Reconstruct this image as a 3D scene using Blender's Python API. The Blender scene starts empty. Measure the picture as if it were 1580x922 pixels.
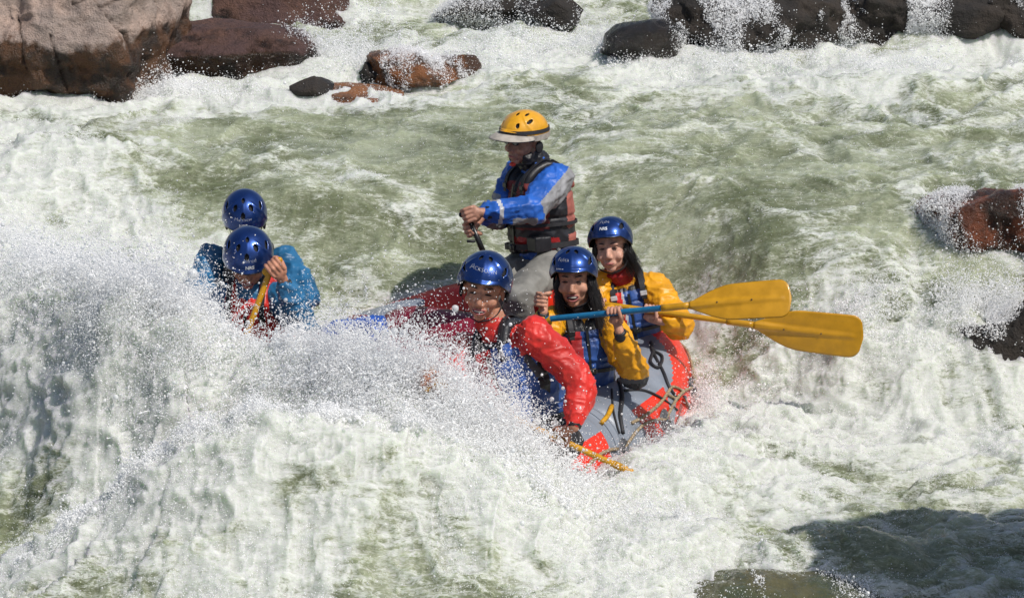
import bpy, bmesh, math, random
import numpy as np
from mathutils import Vector, Matrix

random.seed(7)
RNG = np.random.default_rng(11)
scene = bpy.context.scene
COL = scene.collection

# ---------------------------------------------------------------- camera
F_PX = 5040.0
PITCH = math.radians(15.0)
CAM = Vector((0.0, -15.455, 4.141))
FWD = Vector((0, math.cos(PITCH), -math.sin(PITCH)))
UPV = Vector((0, math.sin(PITCH), math.cos(PITCH)))
RGT = Vector((1, 0, 0))
cam_d = bpy.data.cameras.new('camera')
cam = bpy.data.objects.new('camera', cam_d)
COL.objects.link(cam)
cam.location = CAM
cam.rotation_euler = (math.radians(90) - PITCH, 0, 0)
cam_d.sensor_width = 36
cam_d.lens = 36 * F_PX / 1580
cam_d.clip_start = 0.5
cam_d.clip_end = 2000
scene.camera = cam

# ---------------------------------------------------------------- light
SUN = Vector((0.46, -0.35, 0.81)).normalized()
w = bpy.data.worlds.new('World')
scene.world = w
w.use_nodes = True
nt = w.node_tree
sky = nt.nodes.new('ShaderNodeTexSky')
sky.sky_type = 'NISHITA'
sky.sun_disc = False
sky.sun_elevation = math.asin(SUN.z)
sky.sun_rotation = math.atan2(SUN.x, SUN.y)
sky.air_density = 1.0
sky.dust_density = 1.5
bg = nt.nodes['Background']
bg.inputs[1].default_value = 0.105
nt.links.new(sky.outputs[0], bg.inputs[0])
sl = bpy.data.lights.new('sun', 'SUN')
sl.energy = 4.3
sl.angle = math.radians(0.5)
sl.color = (1.0, 0.955, 0.89)
so = bpy.data.objects.new('sun', sl)
COL.objects.link(so)
so.rotation_euler = (-SUN).to_track_quat('-Z', 'Y').to_euler()
scene.view_settings.view_transform = 'Standard'
scene.view_settings.look = 'None'
scene.view_settings.exposure = -0.25
scene.view_settings.gamma = 1.0
scene.render.engine = 'CYCLES'
scene.cycles.max_bounces = 12
scene.cycles.diffuse_bounces = 12
scene.cycles.use_denoising = True


def P(px, py, d):
    """world point seen at photo pixel (px,py) at depth d along the view axis"""
    return CAM + FWD * d + RGT * ((px - 790) / F_PX * d) - UPV * ((py - 461) / F_PX * d)



def PXY(px, py, z):
    """x, y on the level z seen at photo pixel (px,py)"""
    r = FWD + RGT * ((px - 790) / F_PX) - UPV * ((py - 461) / F_PX)
    k = (z - CAM.z) / r.z
    return CAM.x + r.x * k, CAM.y + r.y * k


# ---------------------------------------------------------------- noise (numpy)
def _hash(ix, iy, iz, seed):
    h = (ix.astype(np.int64) * 374761393 + iy.astype(np.int64) * 668265263 +
         iz.astype(np.int64) * 2147483647 + seed * 974634777) & 0xffffffff
    h = ((h ^ (h >> 13)) * 1274126177) & 0xffffffff
    h = ((h ^ (h >> 16)) * 2246822519) & 0xffffffff
    return ((h ^ (h >> 15)) & 0xffffff).astype(np.float32) / 16777215.0


def vnoise2(x, y, seed=0):
    """gradient noise 2D, about -1..1"""
    x = np.asarray(x, dtype=np.float64); y = np.asarray(y, dtype=np.float64)
    xi = np.floor(x); yi = np.floor(y)
    xf = (x - xi).astype(np.float32); yf = (y - yi).astype(np.float32)
    u = xf * xf * xf * (xf * (xf * 6 - 15) + 10); v = yf * yf * yf * (yf * (yf * 6 - 15) + 10)
    xi = xi.astype(np.int64); yi = yi.astype(np.int64); z0 = np.zeros_like(xi)
    def g(dx, dy):
        a = _hash(xi + dx, yi + dy, z0, seed) * 6.2831853
        return np.cos(a) * (xf - dx) + np.sin(a) * (yf - dy)
    a = g(0, 0); b = g(1, 0); c = g(0, 1); d = g(1, 1)
    return ((a + (b - a) * u) + ((c + (d - c) * u) - (a + (b - a) * u)) * v) * 1.5


def vnoise3(x, y, z, seed=0):
    """value noise 3D, -1..1"""
    x = np.asarray(x, dtype=np.float64); y = np.asarray(y, dtype=np.float64); z = np.asarray(z, dtype=np.float64)
    xi = np.floor(x); yi = np.floor(y); zi = np.floor(z)
    xf = (x - xi).astype(np.float32); yf = (y - yi).astype(np.float32); zf = (z - zi).astype(np.float32)
    u = xf * xf * (3 - 2 * xf); v = yf * yf * (3 - 2 * yf); t = zf * zf * (3 - 2 * zf)
    xi = xi.astype(np.int64); yi = yi.astype(np.int64); zi = zi.astype(np.int64)
    def h(a, b, c): return _hash(xi + a, yi + b, zi + c, seed)
    def lerp(a, b, k): return a + (b - a) * k
    r = lerp(lerp(lerp(h(0,0,0), h(1,0,0), u), lerp(h(0,1,0), h(1,1,0), u), v),
             lerp(lerp(h(0,0,1), h(1,0,1), u), lerp(h(0,1,1), h(1,1,1), u), v), t)
    return r * 2 - 1


def fbm2(x, y, oct=4, seed=0, gain=0.5):
    s = 0; a = 1.0
    for o in range(oct):
        s = s + a * vnoise2(x * 2 ** o + 17.3 * o, y * 2 ** o - 9.1 * o, seed + o)
        a *= gain
    return s


def fbm3(x, y, z, oct=4, seed=0, gain=0.5):
    s = 0; a = 1.0
    for o in range(oct):
        k = 2 ** o
        s = s + a * vnoise3(x * k + 3.3 * o, y * k - 7.1 * o, z * k + 5.7 * o, seed + o)
        a *= gain
    return s


def sstep(a, b, x):
    t = np.clip((x - a) / (b - a), 0, 1)
    return t * t * (3 - 2 * t)


# ---------------------------------------------------------------- object helpers
def tag(o, label=None, cat=None, group=None, kind=None):
    if label: o['label'] = label
    if cat: o['category'] = cat
    if group: o['group'] = group
    if kind: o['kind'] = kind
    return o


def link(name, me, parent=None, mats=()):
    o = bpy.data.objects.new(name, me)
    COL.objects.link(o)
    if me is not None:
        me.name = name
        for m in mats:
            me.materials.append(m)
    if parent is not None:
        o.parent = parent
        o.matrix_parent_inverse = parent.matrix_world.inverted()
    return o


def empty(name, loc):
    o = bpy.data.objects.new(name, None)
    o.empty_display_size = 0.1
    COL.objects.link(o)
    o.location = loc
    o.matrix_world = Matrix.Translation(loc)
    return o


def mesh_from(verts, faces, smooth=True):
    me = bpy.data.meshes.new('m')
    me.from_pydata([tuple(v) for v in verts], [], faces)
    if smooth:
        me.polygons.foreach_set('use_smooth', [True] * len(me.polygons))
    me.update()
    return me


def grid_mesh(V, nr, nc, closed=False):
    """V (nr*nc,3) row-major grid mesh made fast"""
    me = bpy.data.meshes.new('m')
    n = nr * nc
    cc = nc if closed else nc - 1
    r, c = np.meshgrid(np.arange(nr - 1), np.arange(cc), indexing='ij')
    c2 = (c + 1) % nc
    q = np.stack([r * nc + c, r * nc + c2, (r + 1) * nc + c2, (r + 1) * nc + c], -1).reshape(-1, 4)
    me.vertices.add(n); me.vertices.foreach_set('co', np.ascontiguousarray(V, dtype=np.float32).ravel())
    me.loops.add(q.size); me.loops.foreach_set('vertex_index', q.ravel().astype(np.int32))
    me.polygons.add(len(q)); me.polygons.foreach_set('loop_start', (np.arange(len(q)) * 4).astype(np.int32))
    me.polygons.foreach_set('use_smooth', np.ones(len(q), dtype=bool))
    me.update(calc_edges=True)
    return me


def fattr(me, name, arr):
    a = me.attributes.new(name, 'FLOAT', 'POINT')
    a.data.foreach_set('value', np.ascontiguousarray(arr, dtype=np.float32).ravel())


# ---------------------------------------------------------------- materials
def new_mat(name):
    m = bpy.data.materials.new(name)
    m.use_nodes = True
    n = m.node_tree
    return m, n, n.nodes['Principled BSDF']


def nnode(n, t, **kw):
    x = n.nodes.new(t)
    for k, v in kw.items():
        setattr(x, k, v)
    return x


def noise_tex(n, coord, scale, detail=4, rough=0.55, dist=0.0):
    t = nnode(n, 'ShaderNodeTexNoise')
    t.inputs['Scale'].default_value = scale
    t.inputs['Detail'].default_value = detail
    t.inputs['Roughness'].default_value = rough
    t.inputs['Distortion'].default_value = dist
    n.links.new(coord, t.inputs['Vector'])
    return t.outputs['Fac']


def math_n(n, op, a, b=None, clamp=False):
    m = nnode(n, 'ShaderNodeMath', operation=op)
    m.use_clamp = clamp
    for i, v in enumerate((a, b)):
        if v is None: continue
        if isinstance(v, (int, float)): m.inputs[i].default_value = v
        else: n.links.new(v, m.inputs[i])
    return m.outputs[0]


def mix_col(n, fac, a, b):
    m = nnode(n, 'ShaderNodeMix', data_type='RGBA')
    if isinstance(fac, (int, float)): m.inputs[0].default_value = fac
    else: n.links.new(fac, m.inputs[0])
    for i, v in ((6, a), (7, b)):
        if isinstance(v, tuple): m.inputs[i].default_value = (*v[:3], 1)
        else: n.links.new(v, m.inputs[i])
    return m.outputs[2]


def ramp(n, fac, lo, hi):
    m = nnode(n, 'ShaderNodeMapRange')
    m.interpolation_type = 'SMOOTHSTEP'
    n.links.new(fac, m.inputs[0])
    m.inputs[1].default_value = lo; m.inputs[2].default_value = hi
    return m.outputs[0]


def simple_mat(name, col, rough=0.5, metal=0.0, coat=0.0, spec=0.5, var=0.12, nscale=30, bump=0.0, bscale=60,
               sheen=0.0, wet=False, sss=0.0):
    m, n, b = new_mat(name)
    tc = nnode(n, 'ShaderNodeTexCoord').outputs['Object']
    f = noise_tex(n, tc, nscale, 4)
    dark = tuple(c * (1 - var * 1.6) for c in col)
    lite = tuple(min(1, c * (1 + var * 1.3)) for c in col)
    n.links.new(mix_col(n, ramp(n, f, 0.3, 0.7), dark, lite), b.inputs['Base Color'])
    b.inputs['Roughness'].default_value = rough
    if wet:
        f2 = noise_tex(n, tc, 14, 3)
        r = nnode(n, 'ShaderNodeMapRange'); n.links.new(f2, r.inputs[0])
        r.inputs[1].default_value = 0.35; r.inputs[2].default_value = 0.65
        r.inputs[3].default_value = max(0.2, rough - 0.12); r.inputs[4].default_value = rough
        n.links.new(r.outputs[0], b.inputs['Roughness'])
    b.inputs['Metallic'].default_value = metal
    b.inputs['Coat Weight'].default_value = coat
    b.inputs['Coat Roughness'].default_value = 0.08
    b.inputs['Specular IOR Level'].default_value = spec
    b.inputs['Sheen Weight'].default_value = sheen
    if sss:
        b.inputs['Subsurface Weight'].default_value = sss
        b.inputs['Subsurface Radius'].default_value = (0.012, 0.005, 0.003)
    if bump:
        f3 = noise_tex(n, tc, bscale, 5, 0.6)
        bn = nnode(n, 'ShaderNodeBump')
        bn.inputs['Strength'].default_value = 0.7
        bn.inputs['Distance'].default_value = bump
        n.links.new(f3, bn.inputs['Height']); n.links.new(bn.outputs[0], b.inputs['Normal'])
    return m
# ================================================================ WATER
def poly_ridge(X, Y, pts):
    """pts: (x, y, zcrest, wfront, wback). returns (weight 0..1, crest z)"""
    best = np.full(X.shape, 1e9, dtype=np.float32)
    W = np.zeros(X.shape, dtype=np.float32); Z = np.zeros(X.shape, dtype=np.float32)
    for a, b in zip(pts[:-1], pts[1:]):
        dx, dy = b[0] - a[0], b[1] - a[1]
        L2 = dx * dx + dy * dy
        t = np.clip(((X - a[0]) * dx + (Y - a[1]) * dy) / L2, 0, 1)
        ex = X - (a[0] + t * dx); ey = Y - (a[1] + t * dy)
        d = np.sqrt(ex * ex + ey * ey)
        side = (dx * (Y - a[1]) - dy * (X - a[0])) * (1 if dx > 0 else -1)
        wf = a[3] + (b[3] - a[3]) * t; wb = a[4] + (b[4] - a[4]) * t
        ms = sstep(-.6, .6, side / math.sqrt(L2) / (d + 1e-4))
        wd = wf + (wb - wf) * ms
        q = d / wd
        zc = a[2] + (b[2] - a[2]) * t
        m = q < best
        best = np.where(m, q, best)
        Z = np.where(m, zc, Z)
    return np.exp(-best ** 2), Z, best


SPLASH = [(-3.4, 1.9, -0.02, .8, .8), (-2.5, 0.9, -0.02, .75, .7), (-1.95, 0.0, 0.06, .62, .40), (-1.72, -0.35, 0.13, .52, .26), (-1.52, -0.50, 0.06, .48, .22),
          (-1.3, -0.60, -0.09, .42, .18), (-0.98, -0.72, -0.07, .36, .18), (-0.5, -0.98, -0.09, .30, .18), (-0.14, -1.08, -0.26, .28, .17),
          (0.2, -1.1, -0.5, .25, .2), (0.5, -1.15, -0.72, .3, .2)]
FRONT = [(-2.7, -1.75, -1.0, .3, .2), (-2.3, -1.55, -0.86, .4, .2), (-1.85, -1.42, -0.52, .5, .2), (-1.5, -1.36, -0.25, .55, .22), (-1.2, -1.36, -0.16, .6, .25),
         (-0.6, -1.42, -0.16, .6, .25), (-0.05, -1.47, -0.36, .6, .2), (0.33, -1.52, -0.66, .6, .22), (0.66, -1.50, -0.62, .4, .2), (0.88, -1.55, -0.66, .5, .3), (1.1, -1.7, -0.9, .5, .3)]
SIDE = [(0.25, -1.25, -.74, .4, .25), (0.75, -.45, -.67, .45, .3), (1.15, .45, -.82, .45, .3), (1.4, 1.05, -.90, .4, .3)]
# lumps under the flow: (x, y, h, rx, ry)
LUMPS = [(-2.0, 2.0, .13, .45, .22), (-1.2, 2.5, .12, .5, .2), (-2.6, 3.0, .08, .6, .25), (-0.6, 2.0, .08, .5, .2), (-0.15, 2.9, -.05, .6, .3),
         (0.9, 3.3, .07, .8, .25), (2.1, 4.4, .09, .9, .3), (1.4, 5.2, .12, .8, .25), (2.8, 5.6, .18, .8, .25), (3.6, 4.6, .1, .7, .3),
         (0.5, 4.6, .05, .7, .25), (0.2, 5.6, .13, .45, .25), (-0.5, 5.55, .1, .4, .2), (1.55, 5.95, .12, .5, .2), (-1.3, 5.1, .1, .3, .2),
         (-2.9, 1.2, .1, .5, .3), (-1.9, 3.6, .05, .6, .2), (1.35, 1.75, .1, .25, .3), (2.9, 1.65, .10, .5, .25), (2.2, 1.6, -.06, .12, .4), (2.75, 1.5, -.05, .1, .4)]


ROCKXY = [(*PXY(px, py, z), r_) for (px, py, z, r_) in ((60, 158, .12, .9), (230, 145, .12, .5), (370, 115, .2, .6), (650, 142, .1, .5), (480, 158, .1, .2), (600, 158, .1, .2),
          (480, 66, .3, .5), (800, 55, .35, .5), (900, 50, .35, .4), (995, 95, .25, .3), (1120, 78, .3, .6), (1350, 78, .3, .7), (1540, 60, .3, .6))]


def water_base(X, Y):
    up = 0.05 * (Y - 2.0)
    foot = 0.95 + 0.12 * np.sin(X * 2.1) - 0.15 * sstep(1.0, 2.6, X)
    lip = 2.5 + 0.25 * sstep(1.4, 2.6, X) + 0.6 * (1 - sstep(0.3, 1.5, X))
    t = np.clip((Y - foot) / (lip - foot), 0, 1)
    kr = sstep(0.9, 1.9, X)
    prof = (1 - kr) * (t * t * (3 - 2 * t)) + kr * (1 - (1 - t) ** 2.4)
    low = -0.88
    z = low + (up - low) * prof
    # shelf at the back where the river drops between the boulders
    sh = 6.35 + 0.25 * np.sin(X * 1.3 + 1) - .25 * sstep(.6, 1.6, X)
    z = z + 0.30 * sstep(0, 0.45, Y - sh) + 0.12 * sstep(1.6, 3.5, Y - sh)
    z = z + 0.02 * np.clip(Y - 9, 0, 30)
    # left trough in front of the raft
    z = z - 0.12 * np.exp(-((X + 2.3) / .7) ** 2 - ((Y + .6) / .8) ** 2)
    # hump of water over the boulder at lower right
    z = z + 0.17 * np.exp(-((X - 1.35) / .55) ** 2 - ((Y + 1.5) / .28) ** 2) + 0.10 * np.exp(-((X - 2.2) / .6) ** 2 - ((Y + 1.1) / .3) ** 2)
    for (a, b, h, rx, ry) in LUMPS:
        z = z + h * np.exp(-((X - a) / rx) ** 2 - ((Y - b) / ry) ** 2)
    return z


def water_fields(X, Y, fine=True):
    X = np.asarray(X, dtype=np.float32); Y = np.asarray(Y, dtype=np.float32)
    base = water_base(X, Y)
    # warp
    wx = X + 0.22 * vnoise2(X * 1.3, Y * 1.3, 31) + 0.07 * vnoise2(X * 4, Y * 4, 32)
    wy = Y + 0.22 * vnoise2(X * 1.3 + 9, Y * 1.3, 33) + 0.07 * vnoise2(X * 4, Y * 4 + 5, 34)
    lx = X + .10 * vnoise2(X * 1.2, Y * 1.2, 31); ly = Y + .10 * vnoise2(X * 1.1 + 9, Y * 1.1, 33) + .02 * vnoise2(X * 5, Y * 2, 35)
    w1, z1, q1 = poly_ridge(lx, ly, SPLASH)
    w3, z3, q3 = poly_ridge(X, Y, SIDE)
    w2, z2, q2 = poly_ridge(lx, ly, FRONT)
    z = base + (np.maximum(z1 - base, 0)) * w1
    z = z + (np.maximum(z3 - z, 0)) * w3
    z = z + (np.maximum(z2 - z, 0)) * w2
    ups = sstep(1.0, 2.2, Y)
    dist = np.clip((30 - Y) / 20, 0, 1)
    # standing waves and chop
    n1 = 1 - np.abs(vnoise2(wx * 1.5, wy * 2.3, 1)) * 2
    n2 = 1 - np.abs(vnoise2(wx * 3.6 + 2, wy * 5.2, 2)) * 2
    n3 = 1 - np.abs(vnoise2(wx * 8.5, wy * 12.0, 3)) * 2
    calm = np.exp(-((X + .75) / 1.0) ** 2 - ((Y - 3.5) / .7) ** 2) + .3*np.exp(-((X - 1.6) / .9) ** 2 - ((Y - 2.7) / .6) ** 2)
    calm = np.clip(calm, 0, 1)
    rough = (1 - 0.55 * calm)
    rough = rough * (1 - .8 * np.clip(np.maximum(w1, w2) * 1.2, 0, 1))
    z = z + rough * dist * (0.055 * n1 + 0.030 * n2 + 0.010 * n3) * (1 - .5 * np.exp(-((Y - 2.0) / .9) ** 2)) - .03
    hump = np.exp(-((X - 1.6) / 1.0) ** 2 - ((Y + 1.45) / .35) ** 2)
    # foam field
    fo = 0.40 * fbm2(wx * 1.1 + 5, wy * 2.0, 4, 51, .6)
    streak = 1 - np.abs(fbm2(wx * 2.6 + .5 * wy, wy * 4.2, 3, 57, .55)) * 2.4
    f = 0.07 + fo * 1.25 + 0.26 * streak + 0.18 * (n1 * .5 + n2 * .5)
    f = f - 0.38 * calm
    splash = np.exp(-(q1 / 1.5) ** 2); front = np.maximum(np.exp(-(q2 / 1.35) ** 2), .8 * np.exp(-(q3 / 1.2) ** 2))
    f = f + 1.6 * splash + 0.80 * front
    footf = np.exp(-((Y - .62) / .55) ** 2) * sstep(.3, 1.0, X)
    f = f + 0.65 * footf
    f = f + 0.22 * (1-ups) * sstep(.0, .8, X) * (1 - hump)
    # the falling curtain at the right
    cur = np.exp(-((Y - 1.75) / .65) ** 2) * sstep(1.5, 2.3, X)
    f = f + (.06 + .30 * vnoise2(wx * 3, wy * 1.2, 77)) * cur
    # far rapids band
    f = f + 0.20 * np.exp(-((Y - 5.6) / .7) ** 2) + .45 * np.exp(-((Y - 6.5) / .3) ** 2) * (1 - sstep(.3, 1.2, X)) + .15 * sstep(.3, 1.5, X) * np.exp(-((Y - 4.5) / 1.2) ** 2)
    # smooth dark water
    dk = np.exp(-((X + 2.45) / .55) ** 2 - ((Y + .75) / .55) ** 2)
    f = f - 0.9 * dk * (1 - front) * (1 - np.exp(-(q1 / 1.1) ** 2))
    f = f - 0.5 * hump
    f = f - .55 * np.exp(-((X - 2.55) / .22) ** 2 - ((Y - 1.35) / .3) ** 2) - .5 * np.exp(-((X - 1.35) / .14) ** 2 - ((Y - 1.5) / .5) ** 2)
    f = f - 0.4 * sstep(6.6, 7.1, Y) * sstep(.8, 1.6, X)
    for (a, b, r_) in ROCKXY:
        f = f + .55 * np.exp(-((X - a) / (r_ * 1.25)) ** 2 - ((Y - b + r_ * .3) / (r_ * .9)) ** 2)
    f = np.clip(f, 0, 1.6)
    if fine:
        fr = np.clip(f, 0, 1) * (1 - .8 * np.clip(np.maximum(w1, w2), 0, 1))
        b1 = np.abs(vnoise2(wx * 17, wy * 17, 5)); b2 = np.abs(vnoise2(wx * 36, wy * 36, 6)); b3 = vnoise2(wx * 75, wy * 75, 7)
        z = z + dist * fr * (0.006 * b1 + 0.002 * b2)
        z = z + dist * (1 - fr * .5) * (0.004 * vnoise2(wx * 18, wy * 26, 8) + .0012 * vnoise2(wx * 44, wy * 60, 9))
    return z, f, splash, front, calm, hump


def water_z(x, y):
    a = water_fields(np.array([x]), np.array([y]), False)
    return float(a[0][0])


# row positions (denser where the surface is steep and close)
ys = [-4.2]
while ys[-1] < 60:
    y = ys[-1]
    if y < -2.2: s = .03
    elif y < 2.9: s = 0.0125
    elif y < 8.0: s = 0.022 + (y - 2.9) * .001
    elif y < 12: s = .08
    else: s = .08 * (1 + (y - 12) * .25)
    ys.append(y + s)
ys = np.array(ys)
NC = 880
u = np.linspace(-1, 1, NC)
u = np.sign(u) * (np.abs(u) * .78 + .22 * np.abs(u) ** 7)      # dense middle, sparse rims
halfw = (ys + 15.455) * .225 + np.clip(ys - 8, 0, 100) * 1.2
XX = u[None, :] * halfw[:, None]
YY = np.repeat(ys[:, None], NC, 1)
ZZ, FF, SPL, FRO, CALM, HUMP = water_fields(XX, YY)
P3 = np.stack([XX, YY, ZZ], -1).astype(np.float32)
# real relief along the surface normal (froth lumps stay round on steep faces)
du = np.gradient(P3, axis=1); dv = np.gradient(P3, axis=0)
NRM = np.cross(du, dv); NRM /= np.linalg.norm(NRM, axis=-1, keepdims=True) + 1e-9
del du, dv
for _ in range(6):
    NRM[1:-1] = (NRM[:-2] + 2 * NRM[1:-1] + NRM[2:]) / 4
    NRM[:, 1:-1] = (NRM[:, :-2] + 2 * NRM[:, 1:-1] + NRM[:, 2:]) / 4
NRM /= np.linalg.norm(NRM, axis=-1, keepdims=True) + 1e-9
sel = (YY < 9)
k = sel[:, 0].sum()
x3, y3, z3 = P3[:k, :, 0], P3[:k, :, 1], P3[:k, :, 2]
wq = .06 * vnoise3(x3 * 5, y3 * 5, z3 * 5, 90)
fr = np.clip(FF[:k], 0, 1)
def rdg(n_): return np.clip(1 - np.abs(n_) * 1.7, 0, 1) ** 2
l1 = rdg(vnoise3(x3 * 4.5 + wq * 8, y3 * 6, z3 * 6, 91)); l2 = rdg(vnoise3(x3 * 11, y3 * 15 + wq * 20, z3 * 15, 92))
l3 = rdg(vnoise3(x3 * 27, y3 * 34, z3 * 34 + wq * 30, 93)); l4 = vnoise3(x3 * 65, y3 * 75, z3 * 75, 94)
thick = np.clip(np.maximum(SPL, FRO)[:k], 0, 1)
near = .7 + .3 * sstep(-1.3, -.7, y3)
D = near * fr * (.024 * l1 + .010 * l2 + .006 * l3 + .0022 * l4) + thick * (.022 * l1 + .020 * l2 + .008 * l3) + (1 - fr) * (.006 * l2 + .0025 * l3)
D = D * (1 - .45 * sstep(2.5, 6, y3))
P3[:k] += NRM[:k] * D[..., None]
aer = 0.5 + .42 * fbm2(XX * 1.7 + 4, YY * 2.8, 3, 61) + .25 * (FF - .5)
wme = grid_mesh(P3.reshape(-1, 3), len(ys), NC)
fattr(wme, 'foam', FF); fattr(wme, 'aer', aer); fattr(wme, 'thick', np.clip(np.maximum(SPL, FRO), 0, 1))

wm, n, b = new_mat('river_water')
geo = nnode(n, 'ShaderNodeNewGeometry').outputs['Position']
mp = nnode(n, 'ShaderNodeMapping'); mp.inputs['Scale'].default_value = (0.45, 1.25, 1.2)
mp.inputs['Rotation'].default_value = (0, 0, .25)
n.links.new(geo, mp.inputs[0]); co = mp.outputs[0]
fa = nnode(n, 'ShaderNodeAttribute', attribute_name='foam').outputs['Fac']
ae = nnode(n, 'ShaderNodeAttribute', attribute_name='aer').outputs['Fac']
th = nnode(n, 'ShaderNodeAttribute', attribute_name='thick').outputs['Fac']
nA = noise_tex(n, co, 7, 7, .62, .8); nB = noise_tex(n, co, 34, 5, .65, .5); nC = noise_tex(n, co, 130, 3, .6)
# thin lacy streaks of foam
rid = math_n(n, 'SUBTRACT', 1.0, math_n(n, 'MULTIPLY', math_n(n, 'ABSOLUTE', math_n(n, 'SUBTRACT', noise_tex(n, co, 11, 6, .6, 1.2), .5)), 9.0))
rid = math_n(n, 'MAXIMUM', rid, 0.0)
s = math_n(n, 'ADD', math_n(n, 'MULTIPLY', math_n(n, 'SUBTRACT', nA, .5), 1.1), math_n(n, 'MULTIPLY', math_n(n, 'SUBTRACT', nB, .5), 1.0))
s = math_n(n, 'ADD', s, math_n(n, 'MULTIPLY', math_n(n, 'SUBTRACT', nC, .5), .75))
rid2 = math_n(n, 'MAXIMUM', math_n(n, 'SUBTRACT', 1.0, math_n(n, 'MULTIPLY', math_n(n, 'ABSOLUTE', math_n(n, 'SUBTRACT', noise_tex(n, co, 32, 5, .6, 1.5), .5)), 11.0)), 0.0)
s = math_n(n, 'ADD', s, math_n(n, 'MULTIPLY', rid, .34))
s = math_n(n, 'ADD', s, math_n(n, 'MULTIPLY', rid2, .34))
tot = math_n(n, 'ADD', fa, s)
fm = ramp(n, tot, .42, 1.30)
wcol = mix_col(n, ramp(n, math_n(n, 'ADD', ae, math_n(n, 'MULTIPLY', s, .45)), .1, 1.0), (0.15, 0.17, 0.093), (0.40, 0.43, 0.30))
fcol = mix_col(n, nB, (0.52, 0.55, 0.47), (0.79, 0.80, 0.775))
n.links.new(mix_col(n, fm, wcol, fcol), b.inputs['Base Color'])
rr = nnode(n, 'ShaderNodeMapRange'); n.links.new(fm, rr.inputs[0]); rr.inputs[3].default_value = .07; rr.inputs[4].default_value = .24
n.links.new(rr.outputs[0], b.inputs['Roughness'])
b.inputs['IOR'].default_value = 1.36
b.inputs['Subsurface Radius'].default_value = (0.085, 0.10, 0.075)
b.inputs['Subsurface Scale'].default_value = 1.0
b.inputs['Subsurface Weight'].default_value = .9
bh = math_n(n, 'ADD', math_n(n, 'MULTIPLY', noise_tex(n, co, 55, 4, .6), 1.0), math_n(n, 'MULTIPLY', noise_tex(n, co, 180, 2, .6), .45))
bu = nnode(n, 'ShaderNodeBump'); bu.inputs['Strength'].default_value = 1.0; bu.inputs['Distance'].default_value = 0.0085
n.links.new(bh, bu.inputs['Height']); n.links.new(bu.outputs[0], b.inputs['Normal'])
water = link('river_water', wme, None, [wm])
tag(water, 'churning pale green whitewater of the river', None, None, 'structure')

# river bed and banks: one sheet out to the horizon, below the water near the camera
gy = np.concatenate([np.linspace(-400, -30, 14), np.linspace(-26, 60, 60), np.linspace(75, 900, 18)])
gx = np.concatenate([np.linspace(-600, -30, 14), np.linspace(-27, 27, 50), np.linspace(30, 600, 14)])
GX, GY = np.meshgrid(gx, gy)
bank = np.abs(GX + 1.5 * np.sin(GY * .05)) - (9 + np.clip(GY, 0, 80) * .25)
GZ = -2.0 + 3.2 * sstep(0, 7, bank) + np.clip(bank - 6, 0, 400) * .22 + .5 * vnoise2(GX * .25, GY * .25, 71) * sstep(0, 5, bank) + np.clip(GY, 0, 400) * .035
GZ = GZ + np.clip(bank - 20, 0, 300) * .1 * vnoise2(GX * .02, GY * .02, 72)
gme = grid_mesh(np.stack([GX, GY, GZ], -1).reshape(-1, 3), len(gy), len(gx))
gm, n, b = new_mat('bank_ground')
geo = nnode(n, 'ShaderNodeNewGeometry').outputs['Position']
n.links.new(mix_col(n, ramp(n, noise_tex(n, geo, .5, 6), .4, .6), (0.05, 0.065, 0.03), (0.17, 0.14, 0.10)), b.inputs['Base Color'])
b.inputs['Roughness'].default_value = .9
tag(link('terrain', gme, None, [gm]), 'river bed and wooded valley banks', None, None, 'structure')
# ================================================================ SPRAY (droplets thrown off the waves and sparse glint points: nobody could count them)
_yi = ys
def surf_lookup(x, y):
    """height and foam of the built surface at x,y (bilinear on the water grid)"""
    fy = np.interp(y, ys, np.arange(len(ys)))
    i = np.clip(fy.astype(int), 0, len(ys) - 2); ty = fy - i
    hw = halfw[i] * (1 - ty) + halfw[i + 1] * ty
    fu = np.interp(np.clip(x / hw, -1, 1), u, np.arange(NC))
    j = np.clip(fu.astype(int), 0, NC - 2); tx = fu - j
    def bl(A):
        return (A[i, j] * (1 - tx) + A[i, j + 1] * tx) * (1 - ty) + (A[i + 1, j] * (1 - tx) + A[i + 1, j + 1] * tx) * ty
    return bl(ZZ), bl(FF), bl(np.clip(np.maximum(SPL, FRO), 0, 1))


def spray_mat(name, col, glass):
    m, n, b = new_mat(name)
    out = n.nodes['Material Output']
    b.inputs['Base Color'].default_value = (*col, 1)
    b.inputs['Roughness'].default_value = .12
    b.inputs['IOR'].default_value = 1.33
    b.inputs['Transmission Weight'].default_value = glass
    tr = nnode(n, 'ShaderNodeBsdfTranslucent'); tr.inputs[0].default_value = (*col, 1)
    mx = nnode(n, 'ShaderNodeMixShader'); mx.inputs[0].default_value = .35
    n.links.new(b.outputs[0], mx.inputs[1]); n.links.new(tr.outputs[0], mx.inputs[2])
    n.links.new(mx.outputs[0], out.inputs['Surface'])
    return m



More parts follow.
